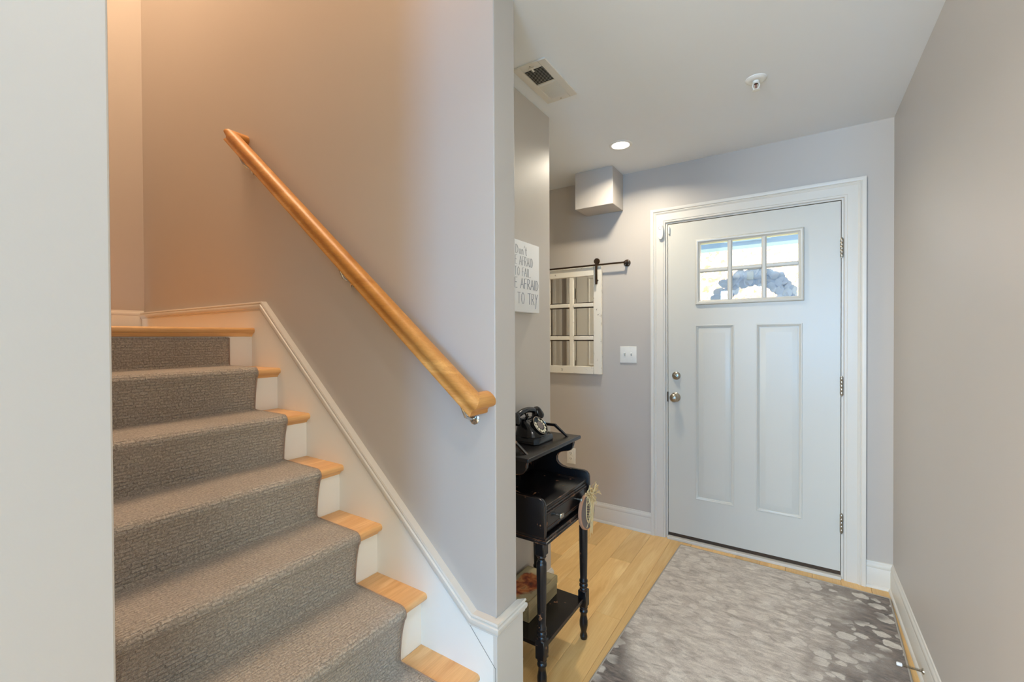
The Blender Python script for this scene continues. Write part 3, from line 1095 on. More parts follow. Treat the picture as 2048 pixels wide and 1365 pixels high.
def leg(x, y):
    b = B()
    q = 0.019
    b.box(x - q, x + q, y - q, y + q, 0.528, 0.578, 0.003)
    b.lathe([(0.015, 0.528), (0.018, 0.522), (0.015, 0.517), (0.0125, 0.512), (0.0150, 0.503), (0.0185, 0.499), (0.0190, 0.490), (0.0185, 0.44), (0.0175, 0.36), (0.0160, 0.29),
             (0.0150, 0.265), (0.0185, 0.259), (0.0185, 0.252), (0.0145, 0.247), (0.0185, 0.241), (0.0185, 0.233), (0.0140, 0.228), (0.017, 0.222), (0.017, 0.217)], 20, Matrix.Translation((x, y, 0)))
    b.box(x - q, x + q, y - q, y + q, 0.145, 0.218, 0.003)
    b.lathe([(0.017, 0.146), (0.0185, 0.138), (0.0140, 0.132), (0.0180, 0.126), (0.0180, 0.119), (0.0135, 0.112), (0.0145, 0.098), (0.0180, 0.078), (0.0180, 0.060), (0.0140, 0.040),
             (0.0115, 0.030), (0.0150, 0.020), (0.0165, 0.010), (0.0140, 0.0)], 20, Matrix.Translation((x, y, 0)))
    return b.make('leg', M['black'], stand, smooth=40)


for lx in (-1.203, -1.438):
    for ly in (-1.571, -1.197):
        leg(lx, ly)
B().box(-1.445, -1.196, -1.565, -1.203, 0.170, 0.185, 0.002).make('lower_shelf', M['black'], stand, smooth=30)
for yr in (-1.560, -1.212):
    w = 0.0055
    pts = [(-1.272, 0.884), (-1.262, 0.884), (-1.330, 0.936), (-1.440, 0.936), (-1.458, 0.884), (-1.446, 0.884), (-1.432, 0.926), (-1.334, 0.926)]
    pts = [(-1.277, 0.884), (-1.263, 0.884), (-1.331, 0.937), (-1.438, 0.937), (-1.458, 0.884), (-1.446, 0.884), (-1.432, 0.926), (-1.335, 0.926)]
    B().prism(pts, 1, yr - w, yr + w, 0.0012).make('shelf_rail', M['black'], stand, smooth=0)

# ---------------------------------------------------------------- telephone
ZP = 0.886
ph = thing('telephone', 'black rotary dial telephone on the upper shelf of the black table', 'telephone', (-1.37, -1.36, ZP))
pc = Vector((-1.370, -1.358, ZP))


def oct_(hx, hy, c, cx=0.0):
    return [(cx - hx, -hy + c), (cx - hx + c, -hy), (cx + hx - c, -hy), (cx + hx, -hy + c), (cx + hx, hy - c), (cx + hx - c, hy), (cx - hx + c, hy), (cx - hx, hy - c)]


def loft(rings, name, mat, parent, smooth=40):
    b = B()
    rv = [[b.bm.verts.new(pc + Vector(p)) for p in r] for r in rings]
    n = len(rv[0])
    for a, c in zip(rv, rv[1:]):
        for k in range(n):
            j = (k + 1) % n
            b.bm.faces.new((a[k], a[j], c[j], c[k]))
    b.bm.faces.new(rv[0][::-1])
    b.bm.faces.new(rv[-1])
    return b.make(name, mat, parent, smooth=smooth)


r_ = []
for z, hx, hy, c in ((0.0, 0.070, 0.074, 0.016), (0.003, 0.073, 0.077, 0.017), (0.022, 0.071, 0.075, 0.017), (0.027, 0.067, 0.071, 0.017)):
    r_.append([(x, y, z) for x, y in oct_(hx, hy, c)])
loft(r_, 'base', M['bakelite'], ph)
# body: a rounded hump whose front leans back for the dial
r_ = []
for z, xf, xb, hy in ((0.024, 0.064, -0.064, 0.067), (0.033, 0.060, -0.062, 0.064), (0.047, 0.054, -0.059, 0.059), (0.062, 0.040, -0.056, 0.054), (0.076, 0.018, -0.052, 0.050), (0.087, 0.000, -0.047, 0.046), (0.093, -0.008, -0.040, 0.040)):
    ring = []
    for k in range(28):
        a = 2 * math.pi * k / 28
        cc, ss = math.cos(a), math.sin(a)
        e = 0.7
        cx, hx = (xf + xb) / 2, (xf - xb) / 2
        ring.append((cx + hx * math.copysign(abs(cc) ** e, cc), hy * math.copysign(abs(ss) ** e, ss), z))
    r_.append(ring)
loft(r_, 'body', M['bakelite'], ph, 60)
dn = Vector((0.80, 0, 0.60)).normalized()
dc = pc + Vector((0.042, 0, 0.068))
md = place(dc, dn)
dial = B().lathe([(0.041, -0.012), (0.0425, 0.0), (0.041, 0.004), (0.0385, 0.005), (0.0375, 0.002), (0.0005, 0.002)], 36, md).make('dial', M['bakelite'], ph, smooth=40)
B().lathe([(0.0415, 0.0005), (0.0425, 0.0035), (0.0405, 0.0055), (0.0395, 0.0035)], 36, md, cap=False).make('dial_rim', M['nickel'], dial, smooth=50)
for k in range(10):
    a = R(60 + k * 30)
    mm = md @ Matrix.Translation((0.0285 * math.cos(a), 0.0285 * math.sin(a), 0.0022))
    B().lathe([(0.0066, 0), (0.0066, 0.0008), (0.0004, 0.0009)], 14, mm).make('finger_hole', M['cream'], dial, smooth=40)
B().lathe([(0.0185, 0.002), (0.0185, 0.0034), (0.0168, 0.004), (0.0004, 0.004)], 26, md).make('dial_centre', M['slate'], dial, smooth=40)
fs = B()
fs.tube([md @ Vector((0.040, -0.004, 0.004)), md @ Vector((0.031, -0.010, 0.007)), md @ Vector((0.024, -0.014, 0.006))], 0.0018, 6)
fs.make('finger_stop', M['chrome'], dial, smooth=60)
# cradle with four prongs
cr = B()
for sx in (-1, 1):
    for sy in (-1, 1):
        cr.tube([pc + Vector((-0.026, sy * 0.030, 0.089)), pc + Vector((-0.026 + sx * 0.020, sy * 0.033, 0.096)), pc + Vector((-0.026 + sx * 0.027, sy * 0.033, 0.108)), pc + Vector((-0.026 + sx * 0.026, sy * 0.033, 0.120))], 0.0052, 8, 0.003)
cr.box(pc.x - 0.045, pc.x - 0.008, pc.y - 0.042, pc.y + 0.042, pc.z + 0.089, pc.z + 0.095, 0.003, 2)
cr.make('cradle', M['bakelite'], ph, smooth=60)
hs = B()
pts = []
for k in range(13):
    s = -1 + 2 * k / 12
    pts.append(pc + Vector((-0.026, 0.088 * s, 0.127 - 0.018 * s * s - (0.012 if abs(s) > 0.95 else 0))))
hs.tube(pts, 0.0125, 12)
ho = hs.make('handset', M['bakelite'], ph, smooth=60)
for sy in (-1, 1):
    ax = Vector((0.05, sy * 0.42, -0.9)).normalized()
    B().lathe([(0.014, -0.018), (0.020, -0.010), (0.0235, 0.002), (0.0275, 0.014), (0.0285, 0.024), (0.0265, 0.029), (0.012, 0.031)], 24,
              place(pc + Vector((-0.026, sy * 0.090, 0.109)), ax)).make('mouthpiece' if sy < 0 else 'earpiece', M['bakelite'], ho, smooth=50)

# ---------------------------------------------------------------- box on the lower shelf
bx = thing('wooden_box', 'weathered wooden box with a faded print on its lid on the lower shelf', 'box', (-1.387, -1.362, 0.185))
B().box(-1.462, -1.311, -1.484, -1.241, 0.1855, 0.232, 0.0015).make('box_base', M['boxwood'], bx, smooth=0)
lid = B().box(-1.464, -1.309, -1.486, -1.239, 0.2335, 0.268, 0.002).make('box_lid', M['boxwood'], bx, smooth=0)
B().box(-1.457, -1.316, -1.478, -1.247, 0.2682, 0.2688).make('printed_picture', M['picture'], lid, smooth=0, origin=(-1.392, -1.375, 0.2685))

# ---------------------------------------------------------------- wooden tag tied with raffia
pq = thing('hanging_plaque', 'round wooden tag with raffia bow hanging on the black table corner', 'decoration', (-1.16, -1.258, 0.59))
qc = Vector((-1.160, -1.258, 0.590))
mq = place(qc, (1, 0.0, 0.06))
B().lathe([(0.069, -0.008), (0.072, -0.005), (0.072, 0.004), (0.069, 0.006)], 36, mq).make('disc', M['barkwood'], pq, smooth=30)
B().lathe([(0.0665, 0.0055), (0.0665, 0.0068), (0.0005, 0.0068)], 36, mq).make('slate_face', M['slate'], pq, smooth=30)
ft = B()
lf = []
for k in range(25):
    a = 2 * math.pi * k / 24
    lf.append(mq @ Vector((0.006 + 0.050 * math.cos(a), 0.020 * math.sin(a) * (1 - 0.25 * math.cos(a)), 0.0075)))
ft.tube(lf, 0.0022, 6)
for k in range(-4, 5):
    ft.tube([mq @ Vector((0.006 + k * 0.0105 - 0.006, -0.013, 0.0075)), mq @ Vector((0.006 + k * 0.0105 + 0.004, 0.013, 0.0075))], 0.0014, 5)
ft.make('stitched_motif', M['raffia'], pq, smooth=60)
rf = B()
rnd = random.Random(5)
kn = qc + Vector((0.016, 0.0, 0.078))
for k in range(34):
    an = rnd.uniform(0, 2 * math.pi)
    ln_ = rnd.uniform(0.03, 0.07)
    dy, dz = math.cos(an) * ln_, math.sin(an) * ln_ * 0.8 + 0.004
    p = [kn + Vector((rnd.uniform(-.004, .004), rnd.uniform(-.008, .008), rnd.uniform(-.008, .008)))]
    p.append(kn + Vector((rnd.uniform(0, 0.018), dy * 0.5 + rnd.uniform(-.01, .01), dz * 0.5 + rnd.uniform(-.01, .01))))
    p.append(kn + Vector((rnd.uniform(0, 0.02), dy, dz)))
    p.append(kn + Vector((rnd.uniform(0, 0.02), dy * 1.05 + rnd.uniform(-.012, .012), dz * 0.9 - 0.012)))
    rf.tube(p, 0.0023, 5, 0.0014)
for k in range(9):
    y0 = rnd.uniform(-0.012, 0.018)
    p = [kn, kn + Vector((0.010, y0, -0.035)), kn + Vector((0.006, y0 * 1.4 + rnd.uniform(-.02, .02), -0.085)), kn + Vector((0.004, y0 * 1.6 + rnd.uniform(-.03, .03), -0.115 - rnd.uniform(0, 0.07)))]
    rf.tube(p, 0.0021, 5, 0.0012)
for sy in (-1, 1):
    p = [kn + Vector((0.006 + 0.010 * math.sin(t), sy * 0.020 * (1 - math.cos(t)), 0.020 * math.sin(t) + 0.012 * (1 - math.cos(t)))) for t in [2 * math.pi * q / 14 for q in range(15)]]
    rf.tube(p, 0.0024, 6)
rf.make('raffia_bow', M['raffia'], pq, smooth=60)
B().tube([kn + Vector((0.0, 0, 0)), qc + Vector((0.002, 0, 0.066))], 0.002, 6).make('tie', M['raffia'], pq, smooth=60)

# ================================================================ THINGS ON THE WALLS
# canvas sign with hand-lettered words
GL = {
    'A': (0.8, [[(0, 0), (0.4, 1), (0.8, 0)], [(0.15, 0.38), (0.65, 0.4)]]),
    'B': (0.7, [[(0.05, 0), (0.05, 1), (0.45, 0.98), (0.58, 0.8), (0.45, 0.56), (0.08, 0.52)], [(0.08, 0.52), (0.5, 0.5), (0.65, 0.27), (0.5, 0.03), (0.05, 0)]]),
    'D': (0.75, [[(0.08, 0), (0.08, 1), (0.4, 0.95), (0.68, 0.6), (0.62, 0.25), (0.35, 0.02), (0.08, 0)]]),
    'E': (0.65, [[(0.6, 1), (0.08, 0.98), (0.05, 0), (0.6, 0.02)], [(0.06, 0.52), (0.5, 0.54)]]),
    'F': (0.62, [[(0.6, 1), (0.08, 0.98), (0.06, 0)], [(0.06, 0.5), (0.48, 0.53)]]),
    'I': (0.25, [[(0.12, 1), (0.12, 0)]]),
    'L': (0.55, [[(0.08, 1), (0.06, 0), (0.52, 0.03)]]),
    'N': (0.8, [[(0.06, 0), (0.08, 1), (0.66, 0.02), (0.7, 1)]]),
    'O': (0.8, [[(0.4, 1), (0.12, 0.8), (0.05, 0.4), (0.25, 0.03), (0.55, 0.03), (0.73, 0.4), (0.66, 0.8), (0.4, 1), (0.3, 0.97)]]),
    'R': (0.7, [[(0.06, 0), (0.08, 1), (0.45, 0.98), (0.6, 0.78), (0.45, 0.54), (0.08, 0.48)], [(0.25, 0.48), (0.66, 0)]]),
    'T': (0.72, [[(0, 0.98), (0.7, 1)], [(0.36, 1), (0.34, 0)]]),
    'Y': (0.75, [[(0.05, 1), (0.36, 0.5)], [(0.7, 1), (0.36, 0.5), (0.2, -0.35)]]),
    'o': (0.55, [[(0.28, 0.6), (0.08, 0.45), (0.08, 0.15), (0.28, 0), (0.46, 0.15), (0.46, 0.45), (0.28, 0.6)]]),
    'n': (0.55, [[(0.06, 0.6), (0.08, 0)], [(0.08, 0.4), (0.28, 0.6), (0.42, 0.48), (0.44, 0)]]),
    't': (0.42, [[(0.2, 0.95), (0.2, 0.1), (0.36, 0.02)], [(0.02, 0.66), (0.4, 0.68)]]),
    "'": (0.2, [[(0.1, 1.05), (0.06, 0.82)]]),
    '.': (0.2, [[(0.06, 0.0), (0.10, 0.06)]]),
    ' ': (0.45, []),
}
XS = -1.4400
sg = thing('canvas_sign', 'white canvas block with hand-lettered words on the hall wall above the table', 'sign', (-1.46, -1.32, 1.6))
B().box(XH + 0.0005, XS, -1.480, -1.162, 1.4415, 1.7575, 0.0025, 2).make('canvas', M['canvas'], sg, smooth=30)


def write(text, y1, z0, h, yscale, mat, r=0.0013):
    """letters end at y1, baseline z0"""
    total = sum(GL[c][0] + 0.16 for c in text) - 0.16
    y = y1 - total * h * yscale
    for c in text:
        w, strokes = GL[c]
        if strokes:
            b = B()
            for st in strokes:
                b.tube([(XS + 0.0003, y + u * h * yscale, z0 + v * h) for u, v in st], r, 5)
            b.make('letter', mat, sg, smooth=60)
        y += (w + 0.16) * h * yscale


write("Don't", -1.275, 1.697, 0.038, 0.80, M['ink_grey'], r=0.0008)
write('BE AFRAID', -1.222, 1.649, 0.040, 0.62, M['ink_grey'], r=0.0008)
write('TO FAIL.', -1.240, 1.601, 0.038, 0.66, M['ink_grey'], r=0.0008)
write('BE AFRAID', -1.172, 1.546, 0.046, 0.73, M['ink_blue'], r=0.0011)
write('NOT TO TRY', -1.178, 1.478, 0.050, 0.72, M['ink_blue'], r=0.0011)

# window-frame mirror hung on a barn rail
mx0, mx1, mz0, mz1 = -2.062, -1.580, 1.060, 1.833
mir = thing('window_mirror', 'chipped cream window-frame mirror hanging from a dark rail on the entry wall', 'mirror', (-1.82, -0.03, 1.06))
cols = [(-1.999, -1.832), (-1.800, -1.640)]
rws = [(1.112, 1.300), (1.332, 1.543), (1.577, 1.770)]
rws = [(1.114, 1.298), (1.341, 1.538), (1.580, 1.768)]
y0m, y1m = -0.030, -0.008
f = B()
f.box(mx0, cols[0][0], y0m, y1m, mz0, mz1, 0.002).box(cols[1][1], mx1, y0m, y1m, mz0, mz1, 0.002)
f.box(cols[0][0], cols[1][1], y0m, y1m, mz0, rws[0][0], 0.002).box(cols[0][0], cols[1][1], y0m, y1m, rws[2][1], mz1, 0.002)
f.make('frame', M['mirror_frame'], mir, smooth=0)
B().box(cols[0][1], cols[1][0], y0m + 0.004, y1m, rws[0][0], rws[2][1], 0.003).make('muntin', M['mirror_frame'], mir, smooth=0)
for za, zb in ((rws[0][1], rws[1][0]), (rws[1][1], rws[2][0])):
    for ca, cb in cols:
        B().box(ca, cb, y0m + 0.003, y1m, za + 0.008, zb - 0.006, 0.003).make('muntin', M['mirror_frame'], mir, smooth=0)
for ca, cb in cols:
    for za, zb in rws:
        B().box(ca, cb, -0.016, -0.0145, za, zb).make('mirror_pane', M['mirror'], mir, smooth=0)
B().box(mx0 + 0.01, mx1 - 0.01, -0.0085, -0.0005, mz0 + 0.01, mz1 - 0.01).make('backing', M['sweep'], mir, smooth=0)
for xh in (-1.607, -2.035):
    h = B()
    h.box(xh - 0.0085, xh + 0.0085, -0.058, -0.053, 1.700, 1.875, 0.002)
    ho = h.make('hanger_strap', M['bronze'], mir, smooth=0)
    B().lathe([(0.019, -0.008), (0.021, -0.005), (0.018, 0.0), (0.021, 0.005), (0.019, 0.008)], 24, place((xh, -0.044, 1.864), (0, 1, 0))).make('roller', M['bronze'], ho, smooth=40)
    B().lathe([(0.006, 0), (0.006, 0.030)], 10, place((xh, -0.054, 1.73), (0, 1, 0))).make('bolt', M['bronze'], ho, smooth=40)
rr = thing('barn_rail', 'dark bronze hanging rail with round flange above the window mirror', 'rail', (-1.82, -0.044, 1.842))
B().tube([(-2.24, -0.044, 1.838), (-1.402, -0.044, 1.838)], 0.0062, 12).make('rod', M['bronze'], rr, smooth=60)
for xf in (-1.402, -2.24):
    fl = B().lathe([(0.024, 0), (0.024, 0.004), (0.021, 0.006), (0.009, 0.007), (0.009, 0.050), (0.004, 0.052)], 28, place((xf, 0, 1.838), (0, -1, 0))).make('flange', M['bronze'], rr, smooth=40)
    for a in (45, 135, 225, 315):
        B().lathe([(0.003, 0.006), (0.003, 0.0078), (0.0015, 0.0085)], 8, place((xf + 0.017 * math.cos(R(a)), 0, 1.838 + 0.017 * math.sin(R(a))), (0, -1, 0))).make('screw', M['chrome'], fl, smooth=40)

sw = thing('light_switch', 'white double toggle light switch beside the entry door', 'light switch', (-1.395, 0, 1.205))
B().box(-1.4535, -1.3365, -0.006, 0, 1.147, 1.262, 0.003, 3).make('switch_plate', M['plastic'], sw, smooth=40)
for xs, up in ((-1.418, 1), (-1.372, 1)):
    t_ = B().prism([(-0.006, 1.196), (-0.006, 1.214), (-0.013, 1.219), (-0.016, 1.214), (-0.010, 1.200)], 0, xs - 0.005, xs + 0.005, 0.001).make('toggle', M['plastic'], sw, smooth=30)
    for zs in (1.175, 1.234):
        B().lathe([(0.003, 0), (0.003, 0.001)], 8, place((xs, -0.006, zs), (0, -1, 0))).make('screw', M['plastic'], sw, smooth=40)
ol = thing('power_outlet', 'white double power outlet low on the wall behind the black table', 'outlet', (-1.832, 0, 0.44))
B().box(-1.868, -1.796, -0.006, 0, 0.382, 0.500, 0.003, 3).make('outlet_plate', M['plastic'], ol, smooth=40)
for zc in (0.461, 0.421):
    fa = B().prism([(-1.832 + 0.017 * math.cos(R(a)) * (1 if abs(math.cos(R(a))) < 0.8 else 0.85), zc + 0.0145 * math.sin(R(a))) for a in range(0, 360, 20)], 1, -0.0085, -0.005).make('socket', M['plastic'], ol, smooth=40)
    s_ = B()
    s_.box(-1.8395, -1.8370, -0.0089, -0.0083, zc - 0.002, zc + 0.007).box(-1.8270, -1.8245, -0.0089, -0.0083, zc - 0.002, zc + 0.006)
    s_.lathe([(0.0025, 0.0083), (0.0025, 0.0089)], 10, place((-1.832, 0, zc - 0.008), (0, -1, 0)))
    s_.make('slot', M['dark_gap'], fa, smooth=0)

# contact sensor on the casing, its magnet on the door
cs = thing('door_sensor', 'white rounded contact sensor on the upper left door casing', 'sensor', (-1.168, -0.03, 2.02))
b = B()
pts = []
for k in range(24):
    a = 2 * math.pi * k / 24
    cx, cz_ = math.cos(a), math.sin(a)
    pts.append((-1.170 + 0.0165 * math.copysign(abs(cx) ** 0.8, cx), 2.015 + 0.049 * math.copysign(abs(cz_) ** 0.62, cz_)))
b.prism(pts, 1, -0.034, -0.015, 0.004, 3)
so_ = b.make('sensor_body', M['plastic'], cs, smooth=40)
B().lathe([(0.0105, 0), (0.0115, 0.0012), (0.0105, 0.0016), (0.0098, 0.001)], 26, place((-1.170, -0.034, 2.040), (0, -1, 0)), cap=False).make('indicator_ring', M['slate'], so_, smooth=40)
mg = B().box(-1.127, -1.1175, -0.010, SF, 1.999, 2.046, 0.003, 2).make('sensor_magnet', M['plastic'], smooth=40)
tag(mg, 'small white magnet block on the door corner beside the contact sensor', 'sensor')

# spring door stop on the right baseboard
ds = thing('door_stop', 'spring door stop with white tip sticking out of the right baseboard', 'door stop', (-0.0125, -0.735, 0.06))
dsx, dsy, dsz = -0.0125, -0.735, 0.050
B().lathe([(0.011, 0), (0.010, 0.004), (0.005, 0.006)], 16, place((dsx, dsy, dsz), (-1, 0, 0.0))).make('mount', M['nickel'], ds, smooth=40)
b = B()
pts = [(dsx - 0.005 - 0.060 * q / 160, dsy + 0.0042 * math.cos(q * 0.75), dsz + 0.0042 * math.sin(q * 0.75)) for q in range(161)]
b.tube(pts, 0.0011, 5)
b.make('spring', M['nickel'], ds, smooth=60)
B().lathe([(0.0055, 0.062), (0.0068, 0.064), (0.0068, 0.076), (0.005, 0.079)], 16, place((dsx, dsy, dsz), (-1, 0, 0))).make('rubber_tip', M['canvas'], ds, smooth=40)

# ================================================================ CEILING
vt = thing('air_vent', 'white ceiling register with two banks of slats above the hall wall', 'vent', (-1.34, -1.27, HC))
vx0, vx1, vy0, vy1 = -1.418, -1.262, -1.424, -1.112
o0, o1 = -1.384, -1.297
bank = [(-1.386, -1.272), (-1.254, -1.144)]
zt, zb = HC, HC - 0.007
b = B()
b.box(vx0, o0, vy0, vy1, zb, zt, 0.002).box(o1, vx1, vy0, vy1, zb, zt, 0.002)
b.box(o0, o1, vy0, bank[0][0], zb, zt, 0.001).box(o0, o1, bank[0][1], bank[1][0], zb, zt, 0.001).box(o0, o1, bank[1][1], vy1, zb, zt, 0.001)
b.make('vent_frame', M['trim'], vt, smooth=0)
B().box(o0, o1, bank[0][0], bank[1][1], zt - 0.0012, zt - 0.0002).make('duct_shadow', M['dark_gap'], vt, smooth=0)
for bi, (ya, yb) in enumerate(bank):
    n = 13
    for q in range(n):
        yc = ya + (yb - ya) * (q + 0.5) / n
        tilt = -0.0034 if bi == 0 else 0.0030
        B().prism([(yc - tilt - 0.0008, zb + 0.0052), (yc - tilt + 0.0008, zb + 0.0052), (yc + tilt + 0.0008, zb), (yc + tilt - 0.0008, zb)], 0, o0, o1).make('slat', M['trim'], vt, smooth=0)
lv = B()
lv.box(-1.352, -1.322, -1.402, -1.394, zb - 0.006, zb, 0.002).box(-1.341, -1.333, -1.400, -1.380, zb - 0.010, zb - 0.004, 0.002)
lv.make('damper_lever', M['trim'], vt, smooth=30)
for ys in (-1.410, -1.126):
    B().lathe([(0.004, 0), (0.003, 0.0015)], 10, place((-1.340, ys, zb), (0, 0, -1))).make('screw', M['nickel'], vt, smooth=40)

sp = thing('fire_sprinkler', 'small white fire sprinkler head with round plate on the ceiling', 'sprinkler', (-0.568, -0.778, HC))
mp = place((-0.568, -0.778, HC), (0, 0, -1))
B().lathe([(0.042, 0), (0.042, 0.003), (0.036, 0.008), (0.027, 0.011), (0.022, 0.010)], 32, mp).make('escutcheon', M['plastic'], sp, smooth=40)
hd = B()
hd.lathe([(0.013, 0.009), (0.013, 0.018), (0.009, 0.021)], 20, mp)
for sx in (-1, 1):
    hd.tube([mp @ Vector((sx * 0.010, 0, 0.018)), mp @ Vector((sx * 0.0135, 0, 0.028)), mp @ Vector((sx * 0.010, 0, 0.040)), mp @ Vector((sx * 0.002, 0, 0.047))], 0.0024, 8)
hd.lathe([(0.004, 0.046), (0.015, 0.048), (0.015, 0.0495), (0.002, 0.051)], 18, mp)
ho = hd.make('sprinkler_frame', M['plastic'], sp, smooth=40)
B().lathe([(0.0022, 0.020), (0.0022, 0.046)], 10, mp).make('heat_bulb', plain('red_bulb', (120, 40, 30), 0.2), ho, smooth=40)
B().lathe([(0.008, 0.0195), (0.008, 0.0215), (0.003, 0.0225)], 12, mp).make('seat', M['bronze'], ho, smooth=40)


def downlight(x, y, label, key):
    t = thing('ceiling_light', label, 'ceiling light', (x, y, HC))
    mp = place((x, y, HC), (0, 0, -1))
    B().lathe([(0.066, 0), (0.066, 0.002), (0.060, 0.005), (0.051, 0.0045), (0.050, 0.001)], 40, mp).make('trim_ring', M['plastic'], t, smooth=40)
    B().lathe([(0.050, 0.0012), (0.047, 0.0034), (0.0005, 0.0044)], 40, mp).make('lens', M['lamp'], t, smooth=60)
    al = area_light('downlight_beam', (x, y, HC - 0.006), (x, y, 0), 0.09, 0.09, *LT[key], 152)
    al.data.shape = 'DISK'
    return t


downlight(-1.284, -0.469, 'round recessed ceiling light shining in front of the boxed duct', 'lampa')
downlight(-0.47, -2.67, 'round recessed ceiling light overhead, seen only reflected in the door window', 'lampb')
downlight(-0.52, -4.9, 'round recessed ceiling light added as unseen fill far behind the viewer', 'fill_ceiling')  # made-up fill light, no such fixture known

# ================================================================ OUTSIDE
b = B()
b.box(-3.0, 1.6, 0.14, 1.30, -0.12, -0.02)
b.make('porch', M['porch'], smooth=0)
struct(S.objects['porch'])
S.objects['porch'].name = 'floor.001'
pr = thing('porch_roof', 'pale blue porch roof edge seen through the top of the door window', 'roof', (-0.7, 0.8, 2.2))
B().box(-3.0, 1.6, 0.16, 1.40, 2.42, 2.50).make('porch_ceiling', M['porch'], pr, smooth=0)
B().box(-3.0, 1.6, 1.22, 1.40, 2.10, 2.42).make('porch_beam', M['porch'], pr, smooth=0)
B().box(-3.0, 1.6, 1.205, 1.22, 2.20, 2.24).make('beam_moulding', M['porch'], pr, smooth=0)
B().box(-0.95, -0.60, 1.15, 1.205, 2.13, 2.33, 0.004).make('beam_box', M['porch'], pr, smooth=0)
# hook over the door top is hidden: the visible clip and hook on the glass
hk = thing('wreath_hook', 'clear white suction hook in the middle of the door window', 'hook', (-0.66, 0.03, 1.69))
b = B()
b.box(-0.675, -0.640, 0.047, 0.053, 1.672, 1.722, 0.004, 2).tube([(-0.657, 0.053, 1.705), (-0.657, 0.075, 1.695), (-0.657, 0.078, 1.712)], 0.004, 8)
b.make('hook', M['plastic'], hk, smooth=40)
wc = Vector((-0.648, 0.100, 1.51))
wr = thing('door_wreath', 'round grey-green leaf wreath hanging outside the door window', 'wreath', wc)
pts = [(wc.x + 0.185 * math.cos(2 * math.pi * k / 40), wc.y, wc.z + 0.185 * math.sin(2 * math.pi * k / 40)) for k in range(41)]
B().tube(pts, 0.016, 8).make('ring', M['wreath'], wr, smooth=60)
lf = B()
prof = [(0, 0), (0.008, 0.014), (0.026, 0.022), (0.042, 0.019), (0.052, 0.008), (0.054, 0)]
v = []
for x, w in prof:
    v.append([lf.bm.verts.new((x, s * w, 0.007 * abs(s) - 12 * (x - 0.026) ** 2 * 0.5)) for s in (-1, 0, 1)] if w else [lf.bm.verts.new((x, 0, -12 * (x - 0.026) ** 2 * 0.5))])
for a, c in zip(v, v[1:]):
    if len(a) == 1:
        lf.bm.faces.new((a[0], c[0], c[1]))
        lf.bm.faces.new((a[0], c[1], c[2]))
    elif len(c) == 1:
        lf.bm.faces.new((a[0], c[0], a[1]))
        lf.bm.faces.new((a[1], c[0], a[2]))
    else:
        lf.bm.faces.new((a[0], c[0], c[1], a[1]))
        lf.bm.faces.new((a[1], c[1], c[2], a[2]))
leaf0 = lf.make('leaf', M['wreath'], smooth=60)
leaf0.parent = wr
rl = random.Random(3)
for k in range(190):
    o = leaf0 if k == 0 else leaf0.copy()
    if k:
        C.objects.link(o)
        o.parent = wr
    a = R(-20 + 220 * rl.random())
    rad = 0.185 + rl.uniform(-0.012, 0.012)
    out = rl.choice((-1, 1, 1, -1, 0.3))
    tang = Vector((-math.sin(a), 0, math.cos(a))) * rl.choice((-1, 1, 0.6)) * 0.7
    radv = Vector((math.cos(a), 0, math.sin(a))) * out
    dx = (tang + radv + Vector((0, rl.uniform(-0.5, 0.5), 0))).normalized()
    zz = Vector((rl.uniform(-0.5, 0.5), -1, rl.uniform(-0.5, 0.5)))
    zz = (zz - dx * zz.dot(dx)).normalized()
    yy = zz.cross(dx)
    m = Matrix((dx, yy, zz)).transposed().to_4x4()
    m.translation = Vector((rad * math.cos(a), rl.uniform(-0.015, 0.03), rad * math.sin(a)))
    o.matrix_basis = m @ Matrix.Scale(rl.uniform(0.85, 1.25), 4)


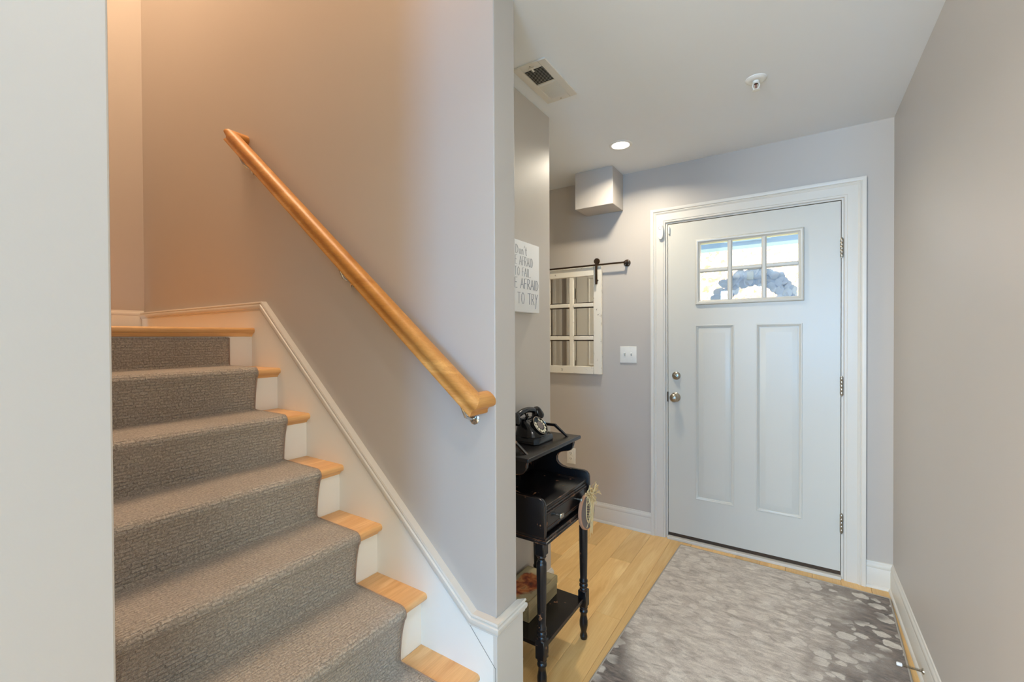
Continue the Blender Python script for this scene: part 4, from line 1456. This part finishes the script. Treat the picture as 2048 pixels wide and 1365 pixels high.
def tree(x, y, h, r, label, seed):
    rt = random.Random(seed)
    t = thing('tree', label, 'tree', (x, y, 0), 'autumn trees beyond the porch')
    b = B()
    b.tube([(x, y, -0.3), (x + 0.05, y, h * 0.3), (x - 0.04, y, h * 0.6), (x, y, h * 0.9)], 0.13, 8, 0.04)
    for k in range(6):
        a = rt.uniform(0, 6.28)
        z = h * rt.uniform(0.3, 0.7)
        b.tube([(x, y, z), (x + r * 0.4 * math.cos(a), y + r * 0.4 * math.sin(a), z + 0.5), (x + r * 0.8 * math.cos(a), y + r * 0.8 * math.sin(a), z + 0.8)], 0.05, 6, 0.015)
    b.make('trunk', M['bark'], t, smooth=60)
    f = bmesh.new()
    for k in range(2600):
        a, u = rt.uniform(0, 6.28), rt.uniform(-1, 1)
        q = r * (0.55 + 0.5 * rt.random())
        s = math.sqrt(1 - u * u)
        c = Vector((x + q * s * math.cos(a), y + q * s * math.sin(a), h * 0.66 + h * 0.42 * u * (0.6 + 0.4 * rt.random())))
        e1 = Vector((rt.gauss(0, 1), rt.gauss(0, 1), rt.gauss(0, 1))).normalized()
        e2 = e1.orthogonal().normalized()
        w = rt.uniform(0.06, 0.11)
        f.faces.new([f.verts.new(c + p) for p in (e1 * w, e2 * w * 0.6, -e1 * w, -e2 * w * 0.6)])
    me = bpy.data.meshes.new('foliage')
    f.to_mesh(me)
    f.free()
    me.materials.append(M['autumn'])
    o = bpy.data.objects.new('foliage', me)
    C.objects.link(o)
    o.parent = t
    o.matrix_parent_inverse = PM[t].inverted()
    o['kind'] = 'stuff'


tree(-0.9, 8.0, 4.4, 1.5, 'pale orange autumn tree seen through the middle of the door window', 1)
tree(2.9, 13.0, 5.4, 2.1, 'pale orange autumn tree seen through the right of the door window', 2)
tree(-4.6, 13.0, 4.4, 2.0, 'pale yellow autumn tree seen through the lower left door panes', 4)
lawn = struct(B().box(-30, 30, 1.30, 40, -0.5, -0.3).make('floor.002', plain('lawn', (150, 150, 100), 0.9), smooth=0))
